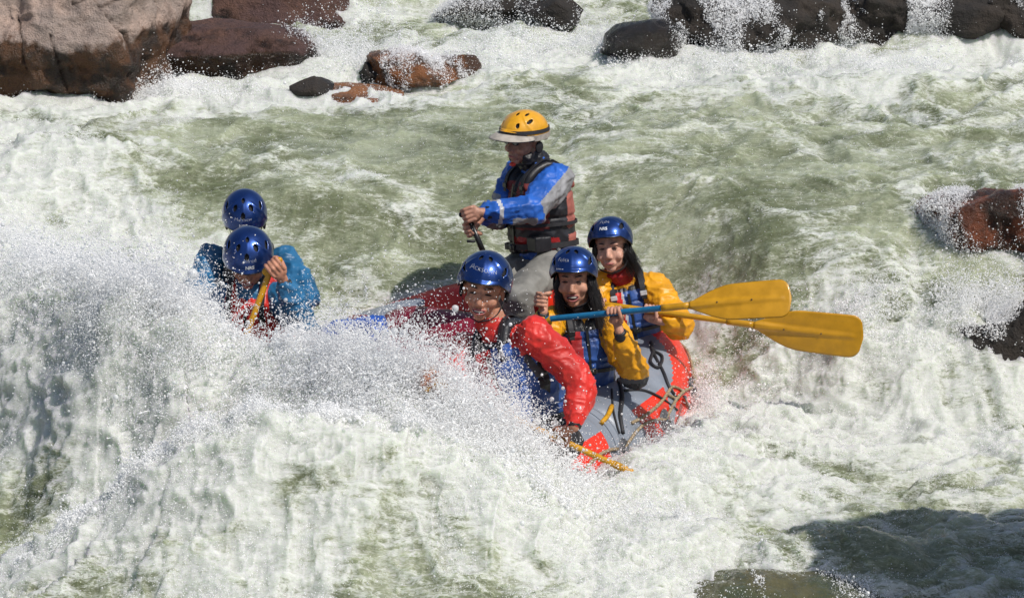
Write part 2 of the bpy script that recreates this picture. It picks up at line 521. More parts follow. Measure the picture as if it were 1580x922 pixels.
def droplets(name, pts, rad, mat, label):
    """a cloud of real spheres: vertices with a radius, turned into points by geometry nodes"""
    me = bpy.data.meshes.new(name)
    me.vertices.add(len(pts)); me.vertices.foreach_set('co', np.ascontiguousarray(pts, dtype=np.float32).ravel())
    fattr(me, 'size', rad)
    o = link(name, me, None, [mat])
    g = bpy.data.node_groups.new(name, 'GeometryNodeTree')
    g.interface.new_socket('Geometry', in_out='INPUT', socket_type='NodeSocketGeometry')
    g.interface.new_socket('Geometry', in_out='OUTPUT', socket_type='NodeSocketGeometry')
    gi = g.nodes.new('NodeGroupInput'); go = g.nodes.new('NodeGroupOutput')
    mp_ = g.nodes.new('GeometryNodeMeshToPoints')
    na = g.nodes.new('GeometryNodeInputNamedAttribute'); na.data_type = 'FLOAT'; na.inputs[0].default_value = 'size'
    sm = g.nodes.new('GeometryNodeSetMaterial'); sm.inputs['Material'].default_value = mat
    g.links.new(gi.outputs[0], mp_.inputs[0]); g.links.new(na.outputs[0], mp_.inputs['Radius'])
    g.links.new(mp_.outputs[0], sm.inputs[0]); g.links.new(sm.outputs[0], go.inputs[0])
    md = o.modifiers.new('points', 'NODES'); md.node_group = g
    tag(o, label, None, None, 'stuff')
    return o


mist_m = spray_mat('spray_white', (.99, .99, .99), 0.0)
drop_m = spray_mat('spray_drops', (.92, .94, .95), 0.3)

# A: fine spray over the broken water, plus sparse white points as sun glints
N = 1100000
yy = -2.3 + (RNG.random(N) ** 1.25) * 9.8
xx = (RNG.random(N) * 2 - 1) * (yy + 15.455) * .175
zz, ff, tt = surf_lookup(xx, yy)
cl = fbm3(xx * 4, yy * 4, zz * 4, 3, 120)
keep = RNG.random(N) < np.clip((ff - .55) * .8 + cl * .55, 0.035, 1) * np.clip(1.15 - .10 * (yy), .25, 1)
xx, yy, zz, ff, tt, cl = [a[keep] for a in (xx, yy, zz, ff, tt, cl)]
n_ = len(xx)
lam = .005 + .03 * np.clip(ff - .6, 0, 1) * np.clip(cl + .4, 0, 1) + .03 * tt
hh = RNG.exponential(1, n_) * lam
A = np.stack([xx, yy, zz + hh + .004], -1)
Ar = np.exp(RNG.normal(math.log(.0014), .42, n_))
droplets('spray_and_glints', A, Ar, mist_m, 'fine white droplets over the broken water, the sparse ones imitating sun glints')

# B: the big splash thrown up in front of the raft
pts = np.array([(p[0], p[1], p[2]) for p in SPLASH])
seg = np.linalg.norm(np.diff(pts[:, :2], axis=0), axis=1); cum = np.concatenate([[0], np.cumsum(seg)])
#            at crest vertex:  spray height, back spread, weight
SH = np.array([.06, .08, .10, .16, .14, .08, .12, .18, .18, .12, .08])
WT = np.array([.3, .4, .7, 1.3, 1.4, 1.1, 1.3, 1.5, 1.3, .6, .2])
def splash_pts(N, hs=1.0, rmed=.0022, rs=.45, thr=.0, freq=1.0, spread=1.0, seed=0, up=0.0):
    s_ = RNG.random(N * 2) * cum[-1]
    wgt = np.interp(s_, cum, WT)
    s_ = s_[RNG.random(len(s_)) < wgt / 1.5][:N]
    x = np.interp(s_, cum, pts[:, 0]); y = np.interp(s_, cum, pts[:, 1])
    h = np.interp(s_, cum, SH) * hs
    m = len(x)
    x = x + RNG.normal(0, .13 * spread, m); y = y + RNG.normal(0.03, .17 * spread, m)
    z0, f0, t0 = surf_lookup(x, y)
    e = RNG.exponential(.45, m) + up * RNG.random(m)
    z = z0 + e * h - .01
    # lean: spray flies up and to the right / to the camera
    x = x + e * h * RNG.normal(.10, .25, m); y = y + e * h * RNG.normal(-.15, .25, m)
    c = fbm3(x * 5 * freq + .8 * z, y * 5 * freq, z * 4 * freq, 4, 200 + seed, .6)
    k = (c > thr + .38 * e - .55) 
    r = np.exp(RNG.normal(math.log(rmed), rs, m))
    return np.stack([x, y, z], -1)[k], r[k]
b1, r1 = splash_pts(420000, 1.0, .0018, .4, -.02)
b6, r6 = splash_pts(420000, 1.9, .0016, .4, .26, 1.3, .9, 21)
b2, r2 = splash_pts(90000, 1.35, .0022, .45, .02, 1.6, 1.1, 3)
b3, r3 = splash_pts(5200, 1.5, .0055, .40, -.2, 2.5, 1.2, 5, .25)
# torn strings of water: rows of touching drops along short arcs
def strings(N, n=26):
    P0, _ = splash_pts(N * 3, 1.1, .003, .3, .05, 1.3, 1.0, 9, .1)
    P0 = P0[:N]; m = len(P0)
    d = np.stack([RNG.normal(.45, .6, m), RNG.normal(-.1, .4, m), np.abs(RNG.normal(.6, .45, m))], -1); d /= np.linalg.norm(d, axis=1, keepdims=True)
    L = RNG.uniform(.02, .12, m)[:, None]
    bend = RNG.normal(0, .5, (m, 3)); ts = np.linspace(0, 1, n)
    out = []; rad = []
    r0 = RNG.uniform(.0016, .0042, m)
    for t in ts:
        out.append(P0 + d * L * t + bend * L * (t - t * t) * .8 + np.array([0, 0, -.5]) * L * t * t)
        rad.append(r0 * (1 - .6 * t) * (1 + .35 * np.sin(t * 17 + P0[:, 0] * 90)))
    return np.concatenate(out), np.concatenate(rad)
b4, r4 = strings(6500)
# mist hanging in front of the left part of the wave
def veil(N, s0, s1, r=.0016):
    s_ = RNG.uniform(s0, s1, N); x = np.interp(s_, cum, pts[:, 0]); y = np.interp(s_, cum, pts[:, 1])
    x = x + RNG.normal(-.02, .12, N); y = y - np.abs(RNG.normal(.12, .26, N))
    z0, f0, t0 = surf_lookup(x, y); zc = np.interp(s_, cum, pts[:, 2])
    z = z0 + (np.maximum(zc - z0, .08) * 1.0) * RNG.random(N) ** .8
    c = fbm3(x * 3.2, y * 3.2, z * 2.4, 4, 260, .6)
    k = c > -.12
    return np.stack([x, y, z], -1)[k], np.exp(RNG.normal(math.log(r), .35, k.sum()))
b5, r5 = veil(45000, cum[0] + .2, cum[4])
# ragged fringe thrown off the nearer ridge
fp = np.array([(p[0], p[1], p[2]) for p in FRONT[1:]]); fc = np.concatenate([[0], np.cumsum(np.linalg.norm(np.diff(fp[:, :2], axis=0), axis=1))])
m_ = 260000; s_ = RNG.random(m_) * fc[-1]; x = np.interp(s_, fc, fp[:, 0]) + RNG.normal(0, .04, m_); y = np.interp(s_, fc, fp[:, 1]) + RNG.normal(0, .07, m_)
z0, f0, t0 = surf_lookup(x, y); e = RNG.exponential(.5, m_); z = z0 + e * .075
k = fbm3(x * 7, y * 7, z * 6, 4, 280, .6) > .28 * e - .12 + .5 * sstep(-.25, .1, x)
b7 = np.stack([x, y, z], -1)[k]; r7 = np.exp(RNG.normal(math.log(.0019), .5, k.sum()))
b2 = np.concatenate([b2, b7]); r2 = np.concatenate([r2, r7])
b1 = np.concatenate([b1, b5, b6]); r1 = np.concatenate([r1, r5, r6])
# drops bursting where the falls hit the rocks at the right edge
def burst(N, c, sp, h):
    x = c[0] + RNG.normal(0, sp[0], N); y = c[1] + RNG.normal(0, sp[1], N)
    z0, f0, t0 = surf_lookup(x, y); z = z0 + RNG.exponential(h, N)
    k = fbm3(x * 6, y * 6, z * 6, 3, 270) > -.1
    return np.stack([x, y, z], -1)[k], np.exp(RNG.normal(math.log(.0019), .45, k.sum()))
for (px, py, z_, sx, sy, h_, n__) in ((1530, 395, -.1, .16, .12, .05, 16000), (1555, 600, -.8, .15, .08, .09, 16000), (1350, 610, -.86, .5, .1, .05, 30000), (1075, 640, -.86, .12, .08, .06, 16000), (950, 690, -.8, .2, .1, .05, 16000),
                                  (260, 150, .12, .25, .06, .04, 12000), (470, 95, .2, .15, .08, .06, 9000), (620, 100, .2, .3, .1, .05, 16000), (900, 60, .3, .4, .1, .06, 16000), (1250, 82, .3, .7, .08, .05, 26000), (570, 40, .4, .12, .2, .12, 9000)):
    q1, q2 = burst(n__, PXY(px, py, z_), (sx, sy), h_); b2 = np.concatenate([b2, q1]); r2 = np.concatenate([r2, q2])
b2 = np.concatenate([b2, b4]); r2 = np.concatenate([r2, r4])
FINE = (np.concatenate([b1, b2]), np.concatenate([r1, r2]))
if 0: droplets('splash_spray', np.concatenate([b1, b2]), np.concatenate([r1, r2]), mist_m, 'dense white spray of the wave breaking over the raft')
droplets('splash_drops', b3, r3, drop_m, 'large clear drops flying off the breaking wave')
# ================================================================ ROCKS
def rock_mat(name, dry, dry2, wet, wet2, gloss=.3, relief=.035):
    m, n, b = new_mat(name)
    g = nnode(n, 'ShaderNodeNewGeometry'); pos = g.outputs['Position']
    h = nnode(n, 'ShaderNodeAttribute', attribute_name='above').outputs['Fac']
    n1 = noise_tex(n, pos, 3.5, 6, .6); n2 = noise_tex(n, pos, 22, 6, .65); n3 = noise_tex(n, pos, 90, 4, .6)
    d = mix_col(n, ramp(n, n1, .38, .62), dry, dry2)
    d = mix_col(n, ramp(n, n2, .60, .74), d, tuple(c * .32 for c in dry))
    wc = mix_col(n, ramp(n, noise_tex(n, pos, 5.5, 5, .6), .42, .6), wet, wet2)
    hh = math_n(n, 'ADD', h, math_n(n, 'MULTIPLY', math_n(n, 'SUBTRACT', n1, .5), .45))
    hh = math_n(n, 'ADD', hh, math_n(n, 'MULTIPLY', math_n(n, 'SUBTRACT', n2, .5), .10))
    f = ramp(n, hh, -.02, .05)
    c = mix_col(n, f, wc, d)
    c = mix_col(n, math_n(n, 'MULTIPLY', ramp(n, noise_tex(n, pos, 9, 7, .7, .5), .5, .72), .55), c, tuple(x * .8 for x in wet2))
    c = mix_col(n, math_n(n, 'MULTIPLY', math_n(n, 'SUBTRACT', n3, .3), .8, True), c, tuple(x * .6 for x in wet))
    ck = nnode(n, 'ShaderNodeAttribute', attribute_name='crack').outputs['Fac']
    c = mix_col(n, math_n(n, 'MULTIPLY', ck, .8), c, tuple(x * .25 for x in wet))
    n.links.new(c, b.inputs['Base Color'])
    r = nnode(n, 'ShaderNodeMapRange'); n.links.new(f, r.inputs[0]); r.inputs[3].default_value = gloss; r.inputs[4].default_value = .8
    n.links.new(r.outputs[0], b.inputs['Roughness'])
    bu = nnode(n, 'ShaderNodeBump'); bu.inputs['Strength'].default_value = .9; bu.inputs['Distance'].default_value = relief
    n.links.new(math_n(n, 'ADD', n2, math_n(n, 'MULTIPLY', n3, .5)), bu.inputs['Height']); n.links.new(bu.outputs[0], b.inputs['Normal'])
    return m


WASH = []
def no_of_(me):
    a = np.empty(len(me.vertices) * 3, dtype=np.float32); me.vertices.foreach_get('normal', a); a = a.reshape(-1, 3)
    return a


def seg_dist(px, pz, poly):
    best = np.full(px.shape, 9.0)
    for a, b_ in zip(poly[:-1], poly[1:]):
        dx, dz = b_[0] - a[0], b_[1] - a[1]
        t = np.clip(((px - a[0]) * dx + (pz - a[1]) * dz) / (dx * dx + dz * dz), 0, 1)
        best = np.minimum(best, np.hypot(px - a[0] - t * dx, pz - a[1] - t * dz))
    return best


def rock(name, c, r, mat, label, seed=0, planes=None, nseg=130, amp=.10, cracks=(), wetline=0.0, npl=24, sharp=55, wash=None):
    rg = np.random.default_rng(seed + 500)
    na, nb = nseg, nseg // 2
    th = np.linspace(0.001, math.pi - .001, nb); ph = np.linspace(0, 2 * math.pi, na, endpoint=False)
    T, Ph = np.meshgrid(th, ph, indexing='ij')
    dx, dy, dz = np.sin(T) * np.cos(Ph), np.sin(T) * np.sin(Ph), np.cos(T)
    if planes is None:
        planes = []
        for _ in range(npl):
            v = rg.normal(size=3); v /= np.linalg.norm(v)
            planes.append((*v, rg.uniform(.72, 1.0)))
    acc = np.full(T.shape, (1 / 1.12) ** sharp)
    for (a, b_, cc, d) in planes:
        k = math.sqrt(a * a + b_ * b_ + cc * cc)
        q = np.maximum((a * dx + b_ * dy + cc * dz) / k, 0) / d
        acc = acc + q ** sharp
    R = 1 / acc ** (1 / sharp)
    x, y, z = dx * R * r[0], dy * R * r[1], dz * R * r[2]
    s0 = seed * 13.7
    m = min(r)
    nz = fbm3(x * 2.2 + s0, y * 2.2, z * 2.2, 6, 300 + seed, .55) * amp - (np.abs(vnoise3(x * 5 + s0, y * 5, z * 5, 310)) * .10 + np.abs(vnoise3(x * 13 + s0, y * 13, z * 13, 311)) * .05) * m
    # ledges: stepped bedding
    nz = nz + .02 * np.sin((z * 9 + x * 3 + 2 * vnoise3(x * 2, y * 2, z * 2, 315)) * 2) * m
    L = np.sqrt(x * x + y * y + z * z) + 1e-6
    ck = np.zeros_like(x)
    for poly in cracks:
        wv = .012 * vnoise3(x * 14, y * 3, z * 14, 320)
        dd = seg_dist(x + wv, z + wv, poly)
        ck = np.maximum(ck, np.exp(-(dd / .0065) ** 2) * (dy < .2))
    k = 1 + (nz - ck * .022) / L
    V = np.stack([x * k + c[0], y * k + c[1], z * k + c[2]], -1)
    me = grid_mesh(V.reshape(-1, 3), nb, na, True)
    # flip so normals point out
    me.flip_normals() if hasattr(me, 'flip_normals') else None
    wz = water_z(c[0], c[1] - r[1] * .9)
    fattr(me, 'above', V[..., 2] - wz - wetline); fattr(me, 'crack', ck)
    o = link(name, me, None, [mat])
    tag(o, label, 'rock')
    if wash:
        nn_, th_ = wash
        v = V.reshape(-1, 3).astype(np.float32); nv = no_of_(me)
        hgt = v[:, 2] - c[2]
        ok = (v[:, 1] < c[1] + r[1] * .3) & (v[:, 2] > wz - .03)
        v = v[ok]; nv = nv[ok]
        ix = RNG.integers(0, len(v), nn_); p = v[ix] + RNG.normal(0, .012, (nn_, 3))
        st = fbm3(p[:, 0] * 4.5, p[:, 1] * 1.5, p[:, 2] * 1.8, 4, 330 + seed, .6)
        k2 = st > th_ + .6 * RNG.random(nn_)
        p = (p + nv[ix] * (.004 + RNG.exponential(.006, nn_))[:, None])[k2]
        WASH.append((p, np.exp(RNG.normal(math.log(.0016), .5, len(p)))))
    return o


granite = rock_mat('pink_granite', (.57, .42, .345), (.42, .335, .29), (.115, .052, .022), (.022, .015, .011), .35)
brown_r = rock_mat('brown_rock', (.17, .085, .06), (.12, .065, .06), (.06, .028, .014), (.010, .008, .007), .22, .06)
orange_r = rock_mat('orange_rock', (.36, .155, .06), (.26, .11, .05), (.26, .10, .035), (.05, .03, .018), .2)
dark_r = rock_mat('dark_wet_rock', (.026, .022, .019), (.046, .034, .025), (.010, .009, .008), (.028, .02, .014), .13)
green_r = rock_mat('algae_rock', (.05, .065, .022), (.10, .09, .035), (.03, .042, .015), (.09, .075, .03), .10, .006)
for nd in [green_r.node_tree.nodes['Principled BSDF']]:     # the film of clear water running over it
    nd.inputs['Coat Weight'].default_value = 1.0; nd.inputs['Coat Roughness'].default_value = .03; nd.inputs['Coat IOR'].default_value = 1.4
    t_ = green_r.node_tree; g_ = nnode(t_, 'ShaderNodeNewGeometry').outputs['Position']
    b__ = nnode(t_, 'ShaderNodeBump'); b__.inputs['Distance'].default_value = .12
    t_.links.new(noise_tex(t_, g_, 11, 4, .5, .8), b__.inputs['Height']); t_.links.new(b__.outputs[0], nd.inputs['Coat Normal'])
rust_r = rock_mat('rust_rock', (.17, .05, .022), (.10, .035, .018), (.21, .06, .025), (.02, .014, .01), .2)

# big boulder at the upper left: sunny upper face leaning back, undercut dark lower face
c1 = P(85, 68, 19.9)
rock('boulder', (c1.x - .14, c1.y + .45, c1.z - .02), (.98, .75, .62), granite, 'big pale pink granite boulder with long cracks and wet brown foot, upper left', 1,
     planes=[(.98, -.25, .02, .72), (.75, -.7, .15, .86), (-.05, -.93, .42, .62), (-.35, -.9, .25, .74), (0.02, -.98, -.28, .66), (-.2, -.1, 1, .80), (.25, .1, 1, .92),
             (-1, 0, 0, 1.0), (0, 1, 0, .9), (-.6, -.3, .8, .78), (0, 0, -1, 1)], nseg=300, amp=.045,
     cracks=[[(.22, .42), (.26, .26), (.36, .30), (.44, .25), (.60, .08), (.61, -.12)], [(.44, .25), (.66, .34)],
             [(-.13, .22), (-.06, .06), (-.04, -.14)], [(.12, .08), (.16, -.08), (.20, -.30)]],
     wetline=.40, sharp=40)
def surf_hit(px, py):
    """where the sight line through a photo pixel meets the water"""
    d = np.linspace(13.5, 24, 1400); pp = np.array([P(px, py, float(q)) for q in d])
    z, *_ = water_fields(pp[:, 0], pp[:, 1], False)
    i = np.argmax(pp[:, 2] < z)
    return Vector(pp[i])
def rk(name, px, py, d, r, mat, label, dz=0, **kw):
    p = P(px, py, d)
    return rock(name, (p.x, p.y, p.z + dz), r, mat, label, **kw)
rk('boulder', 352, 78, 20.9, (.60, .40, .20), brown_r, 'low smooth purple brown boulder just right of the big pink one', seed=2, amp=.05,
   planes=[(.0, -.75, .75, .80), (.1, -1, -.3, .8), (.25, .1, 1, .78), (-.6, -.1, .9, .85), (1, 0, .2, 1), (-1, 0, 0, .95), (.6, -.3, .8, .88)], wetline=.17, nseg=160)
rk('boulder', 445, 22, 22.3, (.60, .50, .27), brown_r, 'brown boulder at the top edge beside the small white waterfall', seed=3, amp=.07, wetline=.02,
   planes=[(.0, -.9, .5, .80), (.2, .1, 1, .85), (.95, -.3, .25, .86), (-1, 0, .1, .9), (.6, -.7, .3, .88), (0, -1, -.2, .85)], nseg=160)
rk('boulder', 30, 4, 22.8, (.42, .4, .16), green_r, 'dark mossy boulder behind the left end of the big pink boulder', seed=4, amp=.06)
rk('boulder', 345, 12, 22.8, (.10, .15, .20), dark_r, 'narrow grey stone standing in the falling water at the top edge', seed=5, amp=.03, nseg=80)
def rs(px, py, r, mat, label, sink=.35, back=.0, **kw):
    """boulder standing in the river: (px,py) is its foot, r half sizes, sink = share of its height under water"""
    p = surf_hit(px, py)
    return rock('boulder', (p.x, p.y + r[1] * .8 + back, p.z + r[2] * (1 - 2 * sink)), r, mat, label, **kw)
rs(484, 152, (.13, .16, .075), dark_r, 'small black stone tip poking out left of the guide', .25, seed=6, amp=.02, nseg=90)
rs(548, 158, (.30, .20, .060), orange_r, 'low orange slab lying beside the small black stone tip', .42, seed=7, amp=.03, nseg=130,
   planes=[(.42, -.25, .9, .42), (-.9, -.3, .5, .8), (.2, -.9, .5, .7), (1, 0, 0, 1), (0, 1, .2, .9), (-1, 0, 0, .9)])
rs(652, 141, (.42, .30, .15), orange_r, 'orange brown boulder with water washing over its top', .22, seed=8, amp=.08, wetline=.5, nseg=180, wash=(60000, -.1))
rs(572, 134, (.12, .16, .11), dark_r, 'black stone at the left end of the orange brown boulder', .22, seed=9, amp=.03, nseg=90)
rs(760, 45, (.42, .35, .16), dark_r, 'dark wet boulder under the cascade, top centre', .2, seed=10, amp=.05, wash=(60000, -.25))
rs(858, 50, (.22, .3, .17), dark_r, 'black rounded boulder at the right end of the cascade, top centre', .2, seed=11, amp=.04, wash=(14000, .1))
rs(992, 96, (.27, .25, .14), dark_r, 'dark round boulder standing alone in white foam, upper right of the guide', .22, seed=12, amp=.03, wetline=.3, wash=(14000, .12))
for (px, py, r, lab, sd, mt) in ((1170, 80, (.62, .5, .27), 'long dark ledge rock at the top edge, nearest to the lone round boulder', 13, dark_r),
                                (1400, 78, (.72, .5, .31), 'widest black ledge rock along the upper right edge', 14, dark_r),
                                (1590, 62, (.46, .5, .29), 'black ledge rock in the top right corner', 15, dark_r)):
    rs(px, py, r, mt, lab, .22, seed=sd, amp=.13, wetline=.05, nseg=180, wash=(170000, -.2))
def sunk(px, py, r, depth, mat, label, **kw):
    """boulder buried in the water face with only its outer side showing"""
    p = surf_hit(px, py)
    return rock('boulder', (p.x, p.y + depth * .6, p.z - depth), r, mat, label, **kw)
sunk(1580, 348, (.62, .44, .44), .13, rust_r, 'rust red boulder at the right edge with a thin sheet of water over it', seed=16, amp=.07, wetline=.4, nseg=220, wash=(120000, -.1))
sunk(1600, 530, (.40, .24, .42), .10, dark_r, 'black wet rock standing in the falls at the right edge', seed=17, amp=.12, nseg=140, wash=(40000, -.05))
sunk(1200, 936, (.50, .28, .17), .05, green_r, 'smooth green algae covered boulder at the bottom edge, right of centre', seed=18, amp=.05, nseg=170, wash=(26000, .1), planes=[(0, 0, 1, .98), (0, -1, .3, .98)], sharp=12)
# bank boulder outside the frame on the right: its shade falls on the water at the lower right
rock('boulder', (4.3, -2.3, -.35), (1.75, 1.75, 3.1), granite, 'tall granite bank boulder beyond the right edge that shades the lower right water', 20, nseg=120, amp=.12, wetline=.4)
FP = np.concatenate([FINE[0]] + [q[0] for q in WASH]); FR_ = np.concatenate([FINE[1]] + [q[1] for q in WASH])
droplets('splash_spray', FP, FR_, mist_m, 'dense white spray of the wave breaking over the raft and washing over the rocks')
# ================================================================ SOFT BODY BUILDER
def V(*a): return Vector(a)

class Blob:
    """closed overlapping pieces that are fused into one continuous skin"""
    def __init__(s): s.v = []; s.f = []
    def _add(s, vs, fs):
        o = len(s.v); s.v += [tuple(p) for p in vs]; s.f += [tuple(i + o for i in f) for f in fs]
    def ring_loft(s, rings):
        """rings: list of (center, ax, ay) -> capped loft"""
        n = 20; vs = []; fs = []
        if rings[0][1].cross(rings[0][2]).dot(rings[-1][0] - rings[0][0]) < 0: rings = [(c, -ax, ay) for c, ax, ay in rings]
        for c, ax, ay in rings:
            for k in range(n):
                a = 2 * math.pi * k / n
                vs.append(c + ax * math.cos(a) + ay * math.sin(a))
        m = len(rings)
        for i in range(m - 1):
            for k in range(n):
                k2 = (k + 1) % n
                fs.append((i * n + k, i * n + k2, (i + 1) * n + k2, (i + 1) * n + k))
        fs.append(tuple(range(n - 1, -1, -1))); fs.append(tuple((m - 1) * n + k for k in range(n)))
        s._add(vs, fs)
    def ball(s, c, r, M=None):
        if isinstance(r, (int, float)): r = (r, r, r)
        M = M or Matrix.Identity(3)
        if M.determinant() < 0: M = M @ Matrix.Diagonal((-1, 1, 1))
        nb, na = 10, 16; vs = []; fs = []
        vs.append(c + M @ Vector((0, 0, r[2])))
        for i in range(1, nb):
            t = math.pi * i / nb
            for k in range(na):
                a = 2 * math.pi * k / na
                vs.append(c + M @ Vector((r[0] * math.sin(t) * math.cos(a), r[1] * math.sin(t) * math.sin(a), r[2] * math.cos(t))))
        vs.append(c + M @ Vector((0, 0, -r[2])))
        for k in range(na): fs.append((0, 1 + k, 1 + (k + 1) % na))
        for i in range(nb - 2):
            for k in range(na):
                a = 1 + i * na + k; b_ = 1 + i * na + (k + 1) % na
                fs.append((a, a + na, b_ + na, b_))
        e = len(vs) - 1; o = 1 + (nb - 2) * na
        for k in range(na): fs.append((e, o + (k + 1) % na, o + k))
        s._add(vs, fs)
    def cone(s, a, ra, b, rb, caps=True):
        d = (b - a)
        if d.length < 1e-6: return
        d.normalize(); x = d.orthogonal().normalized(); y = d.cross(x)
        s.ring_loft([(a, x * ra, y * ra), (b, x * rb, y * rb)])
        if caps: s.ball(a, ra * .99); s.ball(b, rb * .99)
    def chain(s, pts):
        for (a, ra), (b, rb) in zip(pts[:-1], pts[1:]): s.cone(a, ra, b, rb)
    def box(s, c, M, r):
        if M.determinant() < 0: M = M @ Matrix.Diagonal((-1, 1, 1))
        vs = [c + M @ Vector((x * r[0], y * r[1], z * r[2])) for x in (-1, 1) for y in (-1, 1) for z in (-1, 1)]
        s._add(vs, [(0, 1, 3, 2), (4, 6, 7, 5), (0, 4, 5, 1), (2, 3, 7, 6), (0, 2, 6, 4), (1, 5, 7, 3)])
    def raw(s): return mesh_from(s.v, s.f)
    def fuse(s, voxel=.006, smooth=4):
        me = bpy.data.meshes.new('t'); me.from_pydata(s.v, [], s.f); me.update()
        o = bpy.data.objects.new('t', me); COL.objects.link(o)
        md = o.modifiers.new('r', 'REMESH'); md.mode = 'VOXEL'; md.voxel_size = voxel; md.adaptivity = 0
        if smooth:
            sm = o.modifiers.new('s', 'SMOOTH'); sm.factor = .6; sm.iterations = smooth
        dg = bpy.context.evaluated_depsgraph_get()
        r = bpy.data.meshes.new_from_object(o.evaluated_get(dg))
        bpy.data.objects.remove(o); bpy.data.meshes.remove(me)
        r.polygons.foreach_set('use_smooth', [True] * len(r.polygons))
        r.materials.clear()
        return r


def co_of(me):
    a = np.empty(len(me.vertices) * 3, dtype=np.float32); me.vertices.foreach_get('co', a); return a.reshape(-1, 3)
def no_of(me):
    a = np.empty(len(me.vertices) * 3, dtype=np.float32); me.vertices.foreach_get('normal', a); return a.reshape(-1, 3)
def set_co(me, a): me.vertices.foreach_set('co', np.ascontiguousarray(a, dtype=np.float32).ravel()); me.update()

def folds(me, amp=.007, sc=9, seed=0, mask=None):
    """cloth creases as real relief"""
    p = co_of(me); nn = no_of(me); x, y, z = p.T
    wx = x + .05 * vnoise3(x * 6, y * 6, z * 6, 400 + seed); wy = y + .05 * vnoise3(x * 6 + 9, y * 6, z * 6, 401 + seed); wz = z + .05 * vnoise3(x * 6, y * 6 + 5, z * 6, 402 + seed)
    a = np.clip(1 - np.abs(vnoise3(wx * sc, wy * sc, wz * sc * 1.5, 403 + seed)) * 1.9, 0, 1) ** 2.2
    b_ = np.clip(1 - np.abs(vnoise3(wx * sc * 2.1, wy * sc * 2.1, wz * sc * 2.6, 404 + seed)) * 1.9, 0, 1) ** 2
    d = amp * (a * 1.3 + b_ * .7) - amp * .5
    if mask is not None: d = d * mask
    set_co(me, p + nn * d[:, None])

def paint(me, mats, fn):
    """several fabrics on one garment: fn(centres) -> material index per face"""
    c = np.empty(len(me.polygons) * 3, dtype=np.float32); me.polygons.foreach_get('center', c)
    idx = fn(c.reshape(-1, 3)).astype(np.int32)
    for m in mats: me.materials.append(m)
    me.polygons.foreach_set('material_index', idx); me.update()

def join_mesh(a, b_):
    bm = bmesh.new(); bm.from_mesh(a); bm.from_mesh(b_); bm.to_mesh(a); bm.free()
    a.polygons.foreach_set('use_smooth', [True] * len(a.polygons)); bpy.data.meshes.remove(b_); return a

def tube_mesh(pts, r, n=8, closed=False):
    pts = [Vector(p) for p in pts]; m = len(pts); vs = []; fs = []
    rr = r if isinstance(r, (list, tuple)) else [r] * m
    up = Vector((0, 0, 1)); prev = None
    for i, p in enumerate(pts):
        if closed: t = pts[(i + 1) % m] - pts[i - 1]
        else: t = pts[min(i + 1, m - 1)] - pts[max(i - 1, 0)]
        t.normalize()
        if prev is None: x = t.orthogonal().normalized()
        else: x = (prev - t * prev.dot(t)).normalized()
        prev = x; y = t.cross(x)
        for k in range(n):
            a = 2 * math.pi * k / n; vs.append(p + (x * math.cos(a) + y * math.sin(a)) * rr[i])
    for i in range(m if closed else m - 1):
        j = (i + 1) % m
        for k in range(n):
            k2 = (k + 1) % n; fs.append((i * n + k, i * n + k2, j * n + k2, j * n + k))
    if not closed: fs.append(tuple(range(n - 1, -1, -1))); fs.append(tuple((m - 1) * n + k for k in range(n)))
    return vs, fs

def tube(name, pts, r, mat, parent=None, n=8, closed=False):
    return link(name, mesh_from(*tube_mesh(pts, r, n, closed)), parent, [mat])

def smooth_path(pts, k=6):
    """Catmull-Rom through points"""
    pts = [Vector(p) for p in pts]; out = []
    q = [pts[0] * 2 - pts[1]] + pts + [pts[-1] * 2 - pts[-2]]
    for i in range(1, len(q) - 2):
        for j in range(k):
            t = j / k; a, b_, c, d = q[i - 1], q[i], q[i + 1], q[i + 2]
            out.append(.5 * ((2 * b_) + (-a + c) * t + (2 * a - 5 * b_ + 4 * c - d) * t * t + (-a + 3 * b_ - 3 * c + d) * t ** 3))
    out.append(pts[-1]); return out

def strap(name, pts, normals, width, thick, mat, parent):
    """flat webbing band following pts, lying against normals"""
    vs = []; fs = []; m = len(pts)
    for i in range(m):
        t = (pts[min(i + 1, m - 1)] - pts[max(i - 1, 0)]).normalized(); nn = normals[i].normalized(); s = t.cross(nn).normalized()
        for a, b_ in ((-1, 0), (1, 0), (1, 1), (-1, 1)):
            vs.append(pts[i] + s * (a * width / 2) + nn * (b_ * thick))
    for i in range(m - 1):
        for k in range(4):
            k2 = (k + 1) % 4; fs.append((i * 4 + k, i * 4 + k2, (i + 1) * 4 + k2, (i + 1) * 4 + k))
    fs += [(3, 2, 1, 0), tuple((m - 1) * 4 + k for k in range(4))]
    return link(name, mesh_from(vs, fs, False), parent, [mat])

# ---------------------------------------------------------------- shared materials
skin = simple_mat('skin', (.54, .275, .185), .55, spec=.3, var=.14, nscale=45, sss=.12, bump=.0015, bscale=260)
guide_skin = simple_mat('darker_skin', (.46, .235, .16), .5, var=.14, nscale=45, sss=.1, bump=.0015, bscale=260)  # darker skin tone, used for the guide
hair_m = simple_mat('black_hair', (.012, .010, .010), .32, spec=.6)
skin_b = simple_mat('fair_skin', (.62, .34, .25), .5, spec=.35, var=.14, nscale=45, sss=.12, bump=.0015, bscale=260)
skin_c = simple_mat('ruddy_skin', (.50, .235, .15), .5, spec=.35, var=.16, nscale=40, sss=.12, bump=.0015, bscale=260)
lip_m = simple_mat('lips', (.42, .13, .12), .35)
teeth_m = simple_mat('teeth', (.60, .57, .50), .35)
dark_m = simple_mat('dark_eye', (.018, .012, .010), .3)
mouth_m = simple_mat('mouth_inside', (.06, .012, .012), .5)
